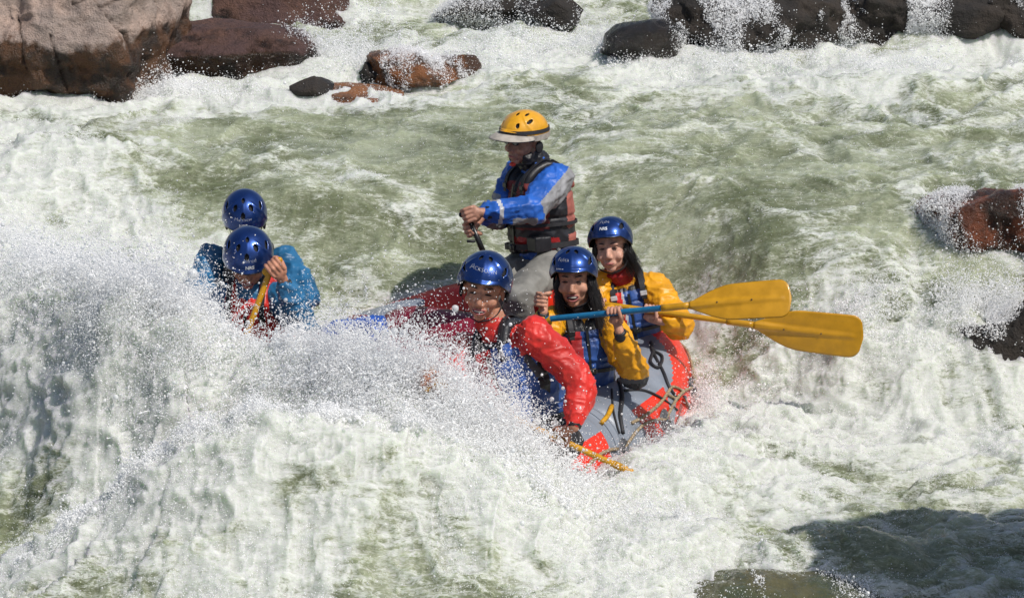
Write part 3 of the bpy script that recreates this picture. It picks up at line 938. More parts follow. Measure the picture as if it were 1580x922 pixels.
black_f = simple_mat('black_nylon', (.018, .018, .022), .5, nscale=20, bump=.002, bscale=120, wet=True)
web_m = simple_mat('black_webbing', (.022, .022, .026), .6, bump=.001, bscale=300)
gweb_m = simple_mat('grey_webbing', (.13, .135, .14), .6, bump=.001, bscale=300)
buckle_m = simple_mat('black_plastic', (.012, .012, .012), .3)
red_f = simple_mat('red_dry_jacket', (.60, .022, .014), .52, var=.18, nscale=7, bump=.003, bscale=50, wet=True, sheen=.1)
darkred_f = simple_mat('red_vest_fabric', (.42, .02, .022), .5, var=.2, nscale=9, bump=.002, bscale=90, wet=True)
blue_f = simple_mat('blue_vest_fabric', (.028, .085, .30), .5, var=.22, nscale=9, bump=.002, bscale=90, wet=True)
royal_f = simple_mat('royal_blue_jacket', (.02, .115, .48), .52, var=.15, nscale=8, bump=.003, bscale=50, wet=True)
teal_f = simple_mat('teal_blue_jacket', (.022, .13, .27), .42, var=.2, nscale=8, bump=.003, bscale=50, wet=True)
grey_f = simple_mat('grey_fabric', (.27, .27, .28), .6, var=.15, nscale=10, bump=.003, bscale=60)
lgrey_f = simple_mat('light_grey_trousers', (.23, .225, .205), .6, var=.15, nscale=8, bump=.003, bscale=50)
dgrey_f = simple_mat('dark_grey_fabric', (.075, .078, .085), .55, var=.2, nscale=10, bump=.003, bscale=60, wet=True)
amber_f = simple_mat('amber_yellow_jacket', (.80, .36, .008), .52, var=.12, nscale=8, bump=.003, bscale=50, wet=True)
maroon_f = simple_mat('maroon_vest_fabric', (.19, .035, .032), .6, var=.22, nscale=9, bump=.002, bscale=90)
salmon_f = simple_mat('faded_red_fabric', (.36, .11, .085), .6, var=.2, nscale=9, bump=.002, bscale=90)
white_m = simple_mat('white_print', (.68, .71, .76), .5)
reflect_m = simple_mat('silver_tape', (.55, .56, .58), .35)
liner_m = simple_mat('helmet_liner', (.012, .012, .014), .8)

def helmet_mat(name, col, metal):
    m, n, b = new_mat(name)
    tc = nnode(n, 'ShaderNodeTexCoord').outputs['Object']
    f = noise_tex(n, tc, 12, 5)
    sc = noise_tex(n, tc, 90, 3)
    c = mix_col(n, ramp(n, f, .3, .7), tuple(x * .75 for x in col), col)
    c = mix_col(n, ramp(n, sc, .66, .76), c, tuple(min(1, x * 1.6 + .05) for x in col))
    mp_s = nnode(n, 'ShaderNodeMapping'); mp_s.inputs['Scale'].default_value = (1, 6, 9); mp_s.inputs['Rotation'].default_value = (.5, .3, .7); n.links.new(tc, mp_s.inputs[0])
    scr = noise_tex(n, mp_s.outputs[0], 26, 3, .6)            # long scratches
    c = mix_col(n, math_n(n, 'MULTIPLY', ramp(n, scr, .68, .72), .45), c, tuple(min(1, x * 1.3 + .16) for x in col))
    n.links.new(c, b.inputs['Base Color'])
    b.inputs['Metallic'].default_value = metal
    r = nnode(n, 'ShaderNodeMapRange'); n.links.new(f, r.inputs[0]); r.inputs[3].default_value = .27; r.inputs[4].default_value = .45
    n.links.new(r.outputs[0], b.inputs['Roughness'])
    b.inputs['Coat Weight'].default_value = .7; b.inputs['Coat Roughness'].default_value = .12
    return m
blue_h = helmet_mat('metallic_blue_shell', (.010, .047, .215), .75)
yel_h = helmet_mat('yellow_orange_shell', (.88, .42, .008), .0)


def frame(f, up):
    """matrix with columns x = wearer's left, y = forward, z = up"""
    f = f.normalized()
    x = up.cross(f).normalized()          # wearer's left
    z = f.cross(x).normalized()
    return Matrix((x, f, z)).transposed()


def text_mesh(txt, size, stroke=0.0):
    cu = bpy.data.curves.new('t', 'FONT'); cu.body = txt; cu.size = size; cu.align_x = 'CENTER'; cu.align_y = 'CENTER'
    cu.resolution_u = 3; cu.offset = stroke
    o = bpy.data.objects.new('t', cu); COL.objects.link(o)
    dg = bpy.context.evaluated_depsgraph_get()
    me = bpy.data.meshes.new_from_object(o.evaluated_get(dg))
    bpy.data.objects.remove(o); bpy.data.curves.remove(cu)
    bm = bmesh.new(); bm.from_mesh(me); bmesh.ops.triangulate(bm, faces=bm.faces)
    bmesh.ops.subdivide_edges(bm, edges=[e for e in bm.edges if e.calc_length() > size * .2], cuts=2)
    bm.to_mesh(me); bm.free(); me.materials.clear()
    return me


def helmet(parent, hc, M, mat, R=(.122, .142, .128), name=None, brand=None, naz=0.0, vents=None, rim=(82, 112, 118), name_size=.030, name_el=38, brand_az=0, name_tilt=0, brim=False, brand_el=12, hs=1.0):
    """shell with real vent holes, dark liner, rim, ear pads, chin strap, lettering"""
    C0 = hc + M @ Vector((0, -.006, .040 * hs))
    na, nb = 180, 74
    az = np.linspace(0, 2 * math.pi, na, endpoint=False)        # 0 = forward
    rimt = np.radians(np.interp(np.abs(((az + math.pi) % (2 * math.pi)) - math.pi), [0, .7, 1.4, 2.2, math.pi], [rim[0], rim[0] + 2, rim[1], rim[2], rim[2] - 4]))
    t = np.linspace(.0, 1, nb)[:, None] * rimt[None, :]
    A = np.repeat(az[None, :], nb, 0)
    def surf(t, A, off=0.0):
        k = 1 + .018 * np.exp(-((A_w(A) ) / .10) ** 2) * np.sin(np.clip(t, 0, 1.6)) ** 2
        # raised swept ridges each side
        k = k + .030 * np.exp(-((np.abs(A_w(A)) - .95 - .55 * (t - .9)) / .09) ** 2) * sstep(.35, .8, t)
        x = np.sin(t) * np.sin(A) * -1 * (R[0] * k + off); y = np.sin(t) * np.cos(A) * (R[1] * k + off); z = np.cos(t) * (R[2] * k + off)
        return np.stack([-x, y, z], -1)
    def A_w(A): return ((A + math.pi) % (2 * math.pi)) - math.pi
    Pn = surf(t, A)
    # visor lip in front
    lip = np.exp(-(A_w(A) / .75) ** 2) * sstep(.90, 1.0, t / rimt[None, :]) * .013
    Pn[..., 1] += lip
    if vents is None:
        vents = [(.42, 26, .009, .017), (-.42, 26, .009, .017), (1.05, 60, .0095, .027), (-1.05, 60, .0095, .027), (2.4, 40, .012, .02), (-2.4, 40, .012, .02)]
    hole = np.zeros(t.shape, bool)
    for (va, vt, vw, vl) in vents:
        vt = math.radians(vt)
        du_ = A_w(A - va) * np.sin(np.maximum(t, .05)) * R[0]; dv_ = (t - vt) * R[2]
        if abs(va) > .9 and abs(va) < 1.4:   # swept side vents
            sgn = 1 if va > 0 else -1
            ca, sa = math.cos(.9), math.sin(.9) * sgn
            du_, dv_ = du_ * ca + dv_ * sa, -du_ * sa + dv_ * ca
        e = (du_ / vw) ** 2 + (dv_ / vl) ** 2
        hole |= e < 1
    W = Pn.reshape(-1, 3) @ np.array(M.transposed()) + np.array(C0)
    W = W.reshape(nb, na, 3)
    me = grid_mesh(W.reshape(-1, 3), nb, na, True)
    bm = bmesh.new(); bm.from_mesh(me); bm.verts.ensure_lookup_table(); bm.faces.ensure_lookup_table()
    hf = hole.ravel()
    kill = [f for f in bm.faces if sum(hf[v.index] for v in f.verts) >= 2 and True]
    bmesh.ops.delete(bm, geom=kill, context='FACES')
    bmesh.ops.recalc_face_normals(bm, faces=bm.faces)
    bm.to_mesh(me); bm.free()
    o = link('helmet', me, parent, [mat])
    sd = o.modifiers.new('thickness', 'SOLIDIFY'); sd.thickness = .004; sd.offset = 0
    # liner
    Ln = surf(t * .985, A, -.010).reshape(-1, 3) @ np.array(M.transposed()) + np.array(C0)
    link('liner', grid_mesh(Ln, nb, na, True), o, [liner_m])
    # rim trim
    rp = [Vector(W[-1, j]) for j in range(0, na, 4)]
    tube('rim', rp, .0038, buckle_m, o, 6, True)
    def on(azm, el, off=.003):
        tt = math.radians(90 - el)
        q = surf(np.array([tt]), np.array([azm]), off)[0]
        return C0 + M @ Vector(q)
    # ear pads
    for sgn in (1, -1):
        B = Blob(); B.ball(C0 + M @ Vector((sgn * (R[0] - .018), -.012, -.072)), (.010, .030, .036), M)
        link('ear_pad', B.fuse(.005, 2), o, [liner_m])
    # chin strap
    ch = hc + M @ Vector((0, .058, -.120)) * 1
    ch = hc + M @ (Vector((0, .058, -.118)) * hs)
    for sgn in (1, -1):
        pa = hc + M @ (Vector((sgn * .086, -.004, -.035)) * hs); pb = hc + M @ (Vector((sgn * .058, .035, -.095)) * hs)
        ps = smooth_path([pa, pb, ch], 5)
        strap('chin_strap', ps, [(p - (hc + M @ Vector((0, .0, -.06)))).normalized() for p in ps], .014, .003, web_m, o)
    def letter(txt, size, azc, elc, m, nm, tilt=0, stroke=0.0):
        tm = text_mesh(txt, size, stroke)
        p = co_of(tm); ca, sa = math.cos(tilt), math.sin(tilt)
        px_ = p[:, 0] * ca - p[:, 1] * sa; py_ = p[:, 0] * sa + p[:, 1] * ca
        # letters read left to right for someone facing the wearer: x runs to the wearer's left
        el = math.radians(elc) + py_ / R[2]
        azz = azc + px_ / (R[0] * math.cos(math.radians(elc)))
        q = surf(math.pi / 2 - el, azz, .0036)
        q = q @ np.array(M.transposed()) + np.array(C0)
        set_co(tm, q)
        link(nm, tm, o, [m])
    if name: letter(name, name_size, naz, name_el, white_m, 'handwritten_name', name_tilt, -.0007)
    if brand: letter(brand, .023, brand_az, brand_el, white_m, 'printed_logo', 0, .0008)
    return o, on, C0


def head_prims(B, hc, M, ch, s=1.0, smile=True):
    def p(x, y, z): return hc + M @ Vector((x * s, y * s, z * s))
    def bl(x, y, z, a, b_, c): B.ball(p(x, y, z), (a * s, b_ * s, c * s), M)
    bl(0, -.012, .03, .075, .095, .088)
    bl(0, .022, -.020, .064, .066, .076)
    bl(0, .022, -.062, .053, .054, .044)
    bl(0, .058, -.096, .024, .020, .016)
    for k in (1, -1):
        bl(k * .040, .058, -.030 if smile else -.036, .025, .022, .022)
        bl(k * .027, .076, .024, .026, .012, .009)
        bl(k * .012, .095, -.038, .0085, .010, .008)
        bl(k * .077, -.008, -.012, .008, .018, .030)
    B.cone(p(0, .080, .006), .0085 * s, p(0, .103, -.030), .0120 * s)
    bl(0, .074, -.066, .030, .018, .020)


def face_bits(parent, hc, M, s=1.0, mouth='smile', glasses=False, browz=.027):
    def p(x, y, z): return hc + M @ Vector((x * s, y * s, z * s))
    for k in (1, -1):
        B = Blob(); B.ball(p(k * .030, .0775, .004), (.0150 * s, .0075 * s, .0036 * s), M); link('eye', B.raw(), parent, [dark_m])
        ps = [p(k * (.014 + .031 * t), .0895 - .016 * t ** 2, browz + .004 * math.sin(t * 2.6)) for t in (0, .25, .5, .75, 1)]
        tube('eyebrow', ps, [.002, .0032, .0030, .0026, .0015], hair_m, parent, 6)
        # crease under the eye
        ps = [p(k * (.016 + .030 * t), .0815 - .014 * t ** 2, -.006 - .004 * math.sin(t * 3)) for t in (0, .33, .66, 1)]
    if mouth in ('smile', 'laugh', 'open'):
        h = {'smile': .0085, 'laugh': .012, 'open': .009}[mouth]; wd = {'smile': .027, 'laugh': .026, 'open': .017}[mouth]
        cz = -.066
        B = Blob(); B.ball(p(0, .082, cz), (wd * s, .0125 * s, h * s), M); mo = link('mouth', B.raw(), parent, [mouth_m])
        if mouth != 'open' or True:
            B = Blob(); B.ball(p(0, .0845, cz + h * .28), (wd * .78 * s, .0125 * s, h * .42 * s), M); link('teeth', B.raw(), mo, [teeth_m])
        for sg in (1, -1):
            ps = []
            for i in range(9):
                a = -1 + i / 4
                ps.append(p(a * wd * 1.05, .0935 - .012 * a * a, cz + sg * h * 1.05 * math.sqrt(max(0, 1 - a * a)) + .004 * a * a))
            tube('lip', ps, [.0018 + .0028 * math.sqrt(max(0, 1 - (i / 4 - 1) ** 2)) for i in range(9)], lip_m, mo, 6)
    else:
        ps = [p(a * .022, .093 - .010 * a * a, -.066 - .002 * a * a) for a in (-1, -.5, 0, .5, 1)]
        tube('mouth', ps, [.002, .0045, .005, .0045, .002], lip_m, parent, 6)


def grip_hand(B, C, ax, Wr, r=.016, sgn=1, s=1.0):
    """five fingers closed round a shaft with centre C and axis ax; wrist at Wr. sgn: which way the fingers wrap"""
    ax = ax.normalized(); w_ = Wr - C; w_ = (w_ - ax * w_.dot(ax)).normalized(); q = ax.cross(w_) * sgn
    def at(ang, rad, al): a = math.radians(ang); return C + (w_ * math.cos(a) + q * math.sin(a)) * rad + ax * al
    fr = .0088 * s
    for i in range(4):
        al = (-.031 + .0207 * i) * s; k = (.92, 1.03, 1.0, .84)[i]
        pr = (r + .024) * (1.0 + .05 * (i % 2))
        pts = [(at(40, r + .030, al), fr * 1.15), (at(92, (r + .022) * k, al), fr * 1.08), (at(150, r + .0115, al), fr), (at(215, r + .0095, al), fr * .93), (at(262, r + .0095, al * .96), fr * .85)]
        B.chain(pts)
    # palm
    M = Matrix((ax, q, w_)).transposed()
    B.ball(at(12, r + .026, 0), (.042 * s, .018 * s, .026 * s), M)
    B.ball(at(25, r + .036, 0), (.038 * s, .017 * s, .024 * s), M)
    B.cone(at(18, r + .034, 0), .024 * s, Wr, .025 * s)
    # thumb leaves the side of the palm
    B.chain([(at(-5, r + .034, .030 * s), .0125 * s), (at(-55, r + .020, .040 * s), .0108 * s), (at(-115, r + .0115, .034 * s), .0098 * s), (at(-165, r + .011, .026 * s), .0088 * s)])


def limb_pt(a, b_, t): return a + (b_ - a) * t


class Person: pass


def person(label, J, head, hands, mats, loc, s=1.0, vest=None, skinm=None, mouth='smile', hair=None, vest_fn=None, jacket_fn=None, seed=0, voxel=.0062, trou=None,
           jr=1.0, collar=True, group=None, hs=1.0, collar_mat=None, nbelts=2):
    """J: joints in world space. head=(centre, forward, up)"""
    skinm = skinm or skin
    root = empty('person', loc)
    tag(root, label, 'person', group)
    hc, hf, hu = head; M = frame(hf, hu)
    side = (J['shl'] - J['shr']).normalized(); up = (J['neck'] - J['pel']).normalized()
    front = side.cross(up).normalized(); side = up.cross(front).normalized()
    hside = (J['hipl'] - J['hipr']).normalized()
    def sec(t, sx, fy, off=0.0, offx=0):
        c = J['pel'].lerp(J['neck'], t) + front * off + side * offx
        sd = hside.lerp(side, min(1, t * 1.3)).normalized()
        return (c, sd * sx * s, front * fy * s)
    # ---- body
    B = Blob()
    B.ring_loft([sec(-.12, .10, .08), sec(0, .155, .105), sec(.3, .135, .095), sec(.6, .155, .108), sec(.82, .165, .10), sec(.93, .12, .075), sec(1.0, .055, .055)])
    B.cone(J['neck'] - up * .02, .058 * s, hc + M @ Vector((0, -.015, -.06)), .056 * hs)
    head_prims(B, hc, M, None, hs, mouth in ('smile', 'laugh'))
    for k in 'lr':
        B.chain([(J['sh' + k], .052 * s), (limb_pt(J['sh' + k], J['el' + k], .5), .047 * s), (J['el' + k], .040 * s), (limb_pt(J['el' + k], J['wr' + k], .35), .038 * s), (J['wr' + k], .026 * s)])
        B.chain([(J['hip' + k], .085 * s), (J['kn' + k], .058 * s), (limb_pt(J['kn' + k], J['an' + k], .35), .054 * s), (J['an' + k], .038 * s)])
        fd = (J['kn' + k] - J['hip' + k]); fd.z = 0; fd.normalize()
        B.chain([(J['an' + k], .038 * s), (J['an' + k] + fd * .12 * s - Vector((0, 0, .045)), .032 * s), (J['an' + k] + fd * .18 * s - Vector((0, 0, .052)), .022 * s)])
    me = B.fuse(voxel, 3)
    H = Blob()
    for (k, C, ax, sg, r) in hands: grip_hand(H, C, ax, J['wr' + k], r, sg, s)
    if hands: me = join_mesh(me, H.fuse(.0034, 2))
    body = link('body', me, root, [skinm])
    face_bits(body, hc, M, hs, mouth)
    # ---- trousers
    B = Blob()
    B.ring_loft([sec(-.14, .12, .10), sec(0, .170, .12), sec(.22, .155, .112)])
    for k in 'lr':
        B.chain([(J['hip' + k], .105 * s), (limb_pt(J['hip' + k], J['kn' + k], .5), .092 * s), (J['kn' + k], .078 * s), (limb_pt(J['kn' + k], J['an' + k], .4), .070 * s), (J['an' + k], .056 * s)])
    me = B.fuse(.010, 4); folds(me, .009, 8, seed + 3)
    link('trousers', me, root, [trou or black_f])
    # ---- jacket
    B = Blob()
    B.ring_loft([sec(.02, .172, .125), sec(.3, .150, .115), sec(.6, .172, .125), sec(.84, .182, .115), sec(.95, .125, .085), sec(1.01, .072, .070)])
    if collar:
        nk = hc + M @ Vector((0, -.012, -.105))
        B.cone(J['neck'] - up * .015, .074 * s, J['neck'].lerp(nk, .75), .064 * s, False)
    for k in 'lr':
        B.chain([(J['sh' + k], .072 * s * jr), (limb_pt(J['sh' + k], J['el' + k], .5), .068 * s * jr), (J['el' + k], .062 * s * jr), (limb_pt(J['el' + k], J['wr' + k], .45), .056 * s * jr), (limb_pt(J['el' + k], J['wr' + k], .80), .044 * s * jr), (limb_pt(J['el' + k], J['wr' + k], .93), .036 * s)])
    me = B.fuse(.0075, 4); folds(me, .0095, 7.5, seed)
    folds(me, .0055, 16, seed + 9)
    if jacket_fn: paint(me, mats['jacket'], lambda c: jacket_fn(c, J, side, up, front))
    else: me.materials.append(mats['jacket'][0])
    jk = link('jacket', me, root)
    for k in 'lr':
        a = limb_pt(J['el' + k], J['wr' + k], .84); b_ = limb_pt(J['el' + k], J['wr' + k], 1.02)
        B = Blob(); B.cone(a, .038 * s, b_, .033 * s, False); link('cuff', B.fuse(.006, 2), jk, [black_f])
    if collar_mat:
        nk = hc + M @ Vector((0, -.012, -.105))
        B = Blob(); B.cone(J['neck'] - up * .03, .088 * s, J['neck'].lerp(nk, .85), .068 * s, False); me = B.fuse(.006, 3); folds(me, .006, 16, seed + 40); link('collar', me, jk, [collar_mat])
    # ---- buoyancy vest
    def loc_c(c):
        q = c - np.array(J['pel'])
        L = (J['neck'] - J['pel']).length
        return q @ np.array(side), q @ np.array(front), (q @ np.array(up)) / L
    if vest:
        B = Blob()
        th = .030
        B.ring_loft([sec(.10, .172 + th * .5, .125 + th * .8), sec(.14, .176 + th * .6, .128 + th), sec(.34, .165 + th * .5, .125 + th * 1.25, .004), sec(.55, .168 + th * .7, .133 + th * 1.25, .004), sec(.70, .165 + th * .4, .130 + th * 1.15, .002),
                     sec(.82, .142 + th * .2, .118 + th * .9), sec(.90, .115, .105 + th * .55), sec(.95, .085, .085)])
        for sg in (1, -1):   # shoulder straps
            a = J['pel'].lerp(J['neck'], .80) + side * sg * .085 * s
            pth = smooth_path([a + front * .125 * s, a + up * .06 * s + front * .10 * s, J['pel'].lerp(J['neck'], 1.0) + side * sg * .082 * s + up * .012, a + up * .06 * s - front * .10 * s, a - front * .125 * s], 4)
            for p0, p1 in zip(pth[:-1], pth[1:]): B.cone(p0, .026 * s, p1, .026 * s)
        me = B.fuse(.0075, 3); folds(me, .0045, 9, seed + 20)
        # quilting seams
        p_ = co_of(me); x_, y_, z_ = loc_c(p_); nn = no_of(me)
        seam = np.zeros(len(p_))
        for zz_ in (.20, .48, .74): seam = np.maximum(seam, np.exp(-((z_ - zz_) / .012) ** 2))
        seam = np.maximum(seam, np.exp(-(x_ / .006) ** 2) * (y_ > 0))
        set_co(me, p_ - nn * (seam * .010)[:, None])
        fn = vest_fn or (lambda x, y, z: np.zeros(len(x)))
        paint(me, mats['vest'], lambda c: fn(*loc_c(c)))
        vs = link('vest', me, root)
        # belts and buckles
        for tt, wdt in ((.17, .030), (.40, .018))[:nbelts]:
            ps = []; ns = []
            c0, sx, fy = sec(tt, .172 + th * .75, .128 + th * 1.45, .004)
            for i in range(41):
                a = 2 * math.pi * i / 40
                d = sx * math.cos(a) + fy * math.sin(a)
                ps.append(c0 + d); ns.append(d.normalized())
            strap('belt', ps, ns, wdt, .004, mats.get('belt', web_m), vs)
            B = Blob(); Mf = Matrix((side, front, up)).transposed()
            B.box(c0 + fy * 1.02, Mf, (.026, .007, .016)); B.box(c0 + fy * 1.06, Mf, (.014, .007, .011))
            link('buckle', B.fuse(.003, 1), vs, [buckle_m])
        # zip down the front
        ps = [sec(t, 0, 0)[0] + front * (.128 + th * 1.35 - .03 * max(0, t - .75) / .2) * s for t in (.12, .3, .5, .7, .84)]
        strap('zip', ps, [front] * 5, .014, .004, buckle_m, vs)
        for sg in (1, -1):   # webbing and tri-glide over each shoulder
            a = J['pel'].lerp(J['neck'], .77) + side * sg * .085 * s
            pth = smooth_path([a + front * .158 * s - up * .01, a + front * .156 * s + up * .01, a + up * .085 * s + front * .128 * s, J['pel'].lerp(J['neck'], 1.0) + side * sg * .084 * s + up * .045, a + up * .07 * s - front * .135 * s], 5)
            cc_ = J['pel'].lerp(J['neck'], .8)
            ns = [((p0 - cc_) - side * (p0 - cc_).dot(side)).normalized() for p0 in pth]
            strap('shoulder_strap', pth, ns, .026, .004, mats.get('belt', web_m), vs)
            B = Blob(); B.box(pth[6] + ns[6] * .006, Matrix((side, ns[6], side.cross(ns[6]))).transposed(), (.018, .005, .013)); link('buckle', B.fuse(.003, 1), vs, [mats.get('glide', buckle_m)])
    o = Person(); o.root = root; o.body = body; o.jacket = jk; o.M = M; o.hc = hc; o.side = side; o.up = up; o.front = front; o.sec = sec
    return o


def hair_strands(parent, roots, L, r=.0035, seed=0, wind=Vector((0, 0, 0)), centre=None):
    rg = random.Random(seed); vs = []; fs = []
    for p0, d0 in roots:
        p = p0.copy(); d = d0.normalized(); ln = L * rg.uniform(.5, 1.15); ph_ = rg.choice((0, 1.3, 2.6, 4)) + rg.uniform(-.4, .4); curl = Vector((rg.uniform(-.3, .3), rg.uniform(-.3, .3), 0)); pts = [p.copy()]
        for i in range(9):
            d = (d + Vector((0, 0, -.30)) + wind * .25 + Vector((rg.uniform(-.14, .14), rg.uniform(-.14, .14), rg.uniform(-.1, .1))) + curl * math.sin(i * 1.1 + ph_)).normalized()
            p = p + d * ln / 9
            if centre is not None:
                q = p - centre; 
                if q.length < .088: p = centre + q.normalized() * .088
            pts.append(p.copy())
        a, b_ = tube_mesh(pts, [r * (1 - .08 * i) for i in range(10)], 5)
        o = len(vs); vs += a; fs += [tuple(i + o for i in f) for f in b_]
    return link('hair', mesh_from(vs, fs), parent, [hair_m])
# ================================================================ RAFT
RA = Vector((0.43, 0.903, 0)).normalized()        # towards the stern
RB = Vector((0.903, -0.43, -0.02)).normalized()  # towards the raft's near side
RC = Vector((-.45, .32, -.745))
RU = RB.cross(RA).normalized()
if RU.z < 0: RU = -RU
raft_red = simple_mat('raft_red_rubber', (.78, .035, .012), .36, var=.10, nscale=6, bump=.0015, bscale=120, wet=True)
raft_grey = simple_mat('raft_grey_rubber', (.24, .27, .32), .42, var=.12, nscale=5, bump=.0015, bscale=120, wet=True)
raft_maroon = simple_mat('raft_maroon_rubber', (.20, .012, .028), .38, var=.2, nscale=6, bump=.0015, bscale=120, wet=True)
raft_floor = simple_mat('raft_floor', (.10, .11, .12), .6, var=.2)
rope_m = simple_mat('tan_rope', (.33, .25, .15), .8, var=.3, nscale=90)
steel_m = simple_mat('steel_ring', (.5, .5, .5), .25, metal=1.0)
raft = empty('raft', RC)
tag(raft, 'red and grey inflatable raft plunging through the wave with six people aboard', 'raft')
TR = .245; HLn = 1.60; HW = .86
def raft_pt(a):
    """centre line of the outer tube, a in radians"""
    ca, sa = math.cos(a), math.sin(a); e = .62
    t = HLn * math.copysign(abs(ca) ** e, ca); b_ = HW * math.copysign(abs(sa) ** .75, sa)
    rise = (.17 if t > 0 else .02) * max(0, (abs(t) - 1.0) / .72) ** 2
    return RC + RA * t + RB * b_ + RU * rise, t, b_
NA, NT = 720, 100
cps = []
raw = [raft_pt(2 * math.pi * i / 2000)[0] for i in range(2000)]
acc = [0]
for i in range(1, 2001): acc.append(acc[-1] + (raw[i % 2000] - raw[i - 1]).length)
tot_l = acc[-1]
import bisect
for k in range(NA):
    j = bisect.bisect_left(acc, tot_l * k / NA); cps.append(raw[j % 2000])
Vt = np.zeros((NT + 1, NA, 3)); 
rel = np.zeros((NA, 2))
for k in range(NA):
    t = (cps[(k + 1) % NA] - cps[k - 1]).normalized(); o_ = t.cross(RU).normalized()
    if o_.dot(cps[k] - RC) < 0: o_ = -o_
    uu = o_.cross(t).normalized(); uu = uu if uu.dot(RU) > 0 else -uu
    rel[k] = ((cps[k] - RC).dot(RA), (cps[k] - RC).dot(RB))
    bulge = 1 + .0015 * math.sin(k * 2 * math.pi / NA * 22)
    for i in range(NT + 1):
        a = 2 * math.pi * i / NT
        Vt[i, k] = cps[k] + (o_ * math.cos(a) + uu * math.sin(a)) * TR * bulge
rme = grid_mesh(Vt.reshape(-1, 3), NT + 1, NA, True)
def raft_paint(c):
    q = c - np.array(RC); t = q @ np.array(RA); b_ = q @ np.array(RB); uq = q @ np.array(RU) - .17 * np.clip((np.abs(t) - 1.0) / .72, 0, 9) ** 2
    idx = np.ones(len(c))
    idx[(t > .71 + .6 * uq + 4 * np.maximum(0, uq - .15))] = 0     # red stern
    tri = (t > .24 + .4 * (.17 - uq)) & (t < .61 + .5 * uq) & (uq < .168) & (b_ > 0); idx[tri] = 0
    tri = (t > -.6) & (t < -.14) & (uq < .165); idx[tri] = 0
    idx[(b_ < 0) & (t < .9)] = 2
    idx[t < -1.0] = 0
    idx[(t < -.35) & (t > -1.0) & (uq < .02)] = 2
    return idx
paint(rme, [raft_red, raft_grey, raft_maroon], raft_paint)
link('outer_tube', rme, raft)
# welded seam strips on the tube
for tt in (-.03, -1.0):
    k = min(range(NA), key=lambda i: abs(rel[i, 0] - tt) + (9 if rel[i, 1] < 0 else 0))
    ps = [Vector(Vt[i, k]) for i in range(NT + 1)]
    strap('seam_tape', ps, [(p - cps[k]).normalized() for p in ps], .05, .004, raft_red if tt > 1 else raft_grey, raft)
# floor
vs = []; fs = []
ring = [cps[k] - RU * .13 + (RC - cps[k]) * .08 for k in range(0, NA, 18)]
B = Blob()
n_ = len(ring)
vs = [p - RU * .04 for p in ring] + [p + RU * .0 for p in ring] + [RC - RU * .17, RC - RU * .11]
fs = [(i, (i + 1) % n_, n_ + (i + 1) % n_, n_ + i) for i in range(n_)] + [(n_ + i, n_ + (i + 1) % n_, 2 * n_ + 1) for i in range(n_)] + [((i + 1) % n_, i, 2 * n_) for i in range(n_)]
link('floor', mesh_from(vs, fs), raft, [raft_floor])
# thwarts
for tt, zz_, rr_ in ((-.75, 0, .19), (.32, .13, .20), (1.02, .10, .20)):
    a = RC + RA * tt + RU * zz_; w_ = .74
    ps = [a + RB * (w_ * (-1 + i / 10)) for i in range(21)]
    rad = [rr_ * (1 - .30 * abs(-1 + i / 10) ** 8) for i in range(21)]
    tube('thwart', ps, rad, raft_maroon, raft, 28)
    if zz_ > .1:
        tube('thwart_line', [p + RU * (rr_ * .99) - RA * .06 + RU * .02 * math.sin(i * .9) for i, p in enumerate(ps)], .008, web_m, raft, 6)
# perimeter rope and rings
kk = [k for k in range(NA)]
rp = []
for k in range(NA):
    o_ = Vector(Vt[0, k]) - cps[k]; uu = Vector(Vt[NT // 4, k]) - cps[k]
    sag = .5 + .22 * abs(math.sin(k * math.pi / 45))
    a = math.radians(62 - 50 * (1 - sag) * 1.0 - 26)
    rp.append(cps[k] + (o_.normalized() * math.cos(a) + uu.normalized() * math.sin(a)) * (TR + .010))
rp = rp[::3]
tube('perimeter_rope', rp, .0085, rope_m, raft, 6, True)
for k in range(0, NA, 45):
    o_ = (Vector(Vt[0, k]) - cps[k]).normalized(); t = (cps[(k + 1) % NA] - cps[k - 1]).normalized(); uu = (Vector(Vt[NT // 4, k]) - cps[k]).normalized()
    a = math.radians(11); nn = o_ * math.cos(a) + uu * math.sin(a); c0 = cps[k] + nn * (TR + .008); dn = nn.cross(t)
    pd = [c0 - nn * .006 + (t * math.cos(q) + dn * math.sin(q)) * .055 for q in [2 * math.pi * i / 18 for i in range(18)]]
    vs = [p for p in pd] + [p + nn * .010 + (c0 - p) * .12 for p in pd] + [c0 + nn * .010]
    fs = [(i, (i + 1) % 18, 18 + (i + 1) % 18, 18 + i) for i in range(18)] + [(18 + i, 18 + (i + 1) % 18, 36) for i in range(18)]
    pt = link('ring_patch', mesh_from(vs, fs), raft, [dgrey_f])
    tube('metal_ring', [c0 + nn * .014 + dn * .028 + (t * math.cos(q) * .030 + dn * math.sin(q) * .024) for q in [2 * math.pi * i / 16 for i in range(16)]], .0045, steel_m, pt, 6, True)
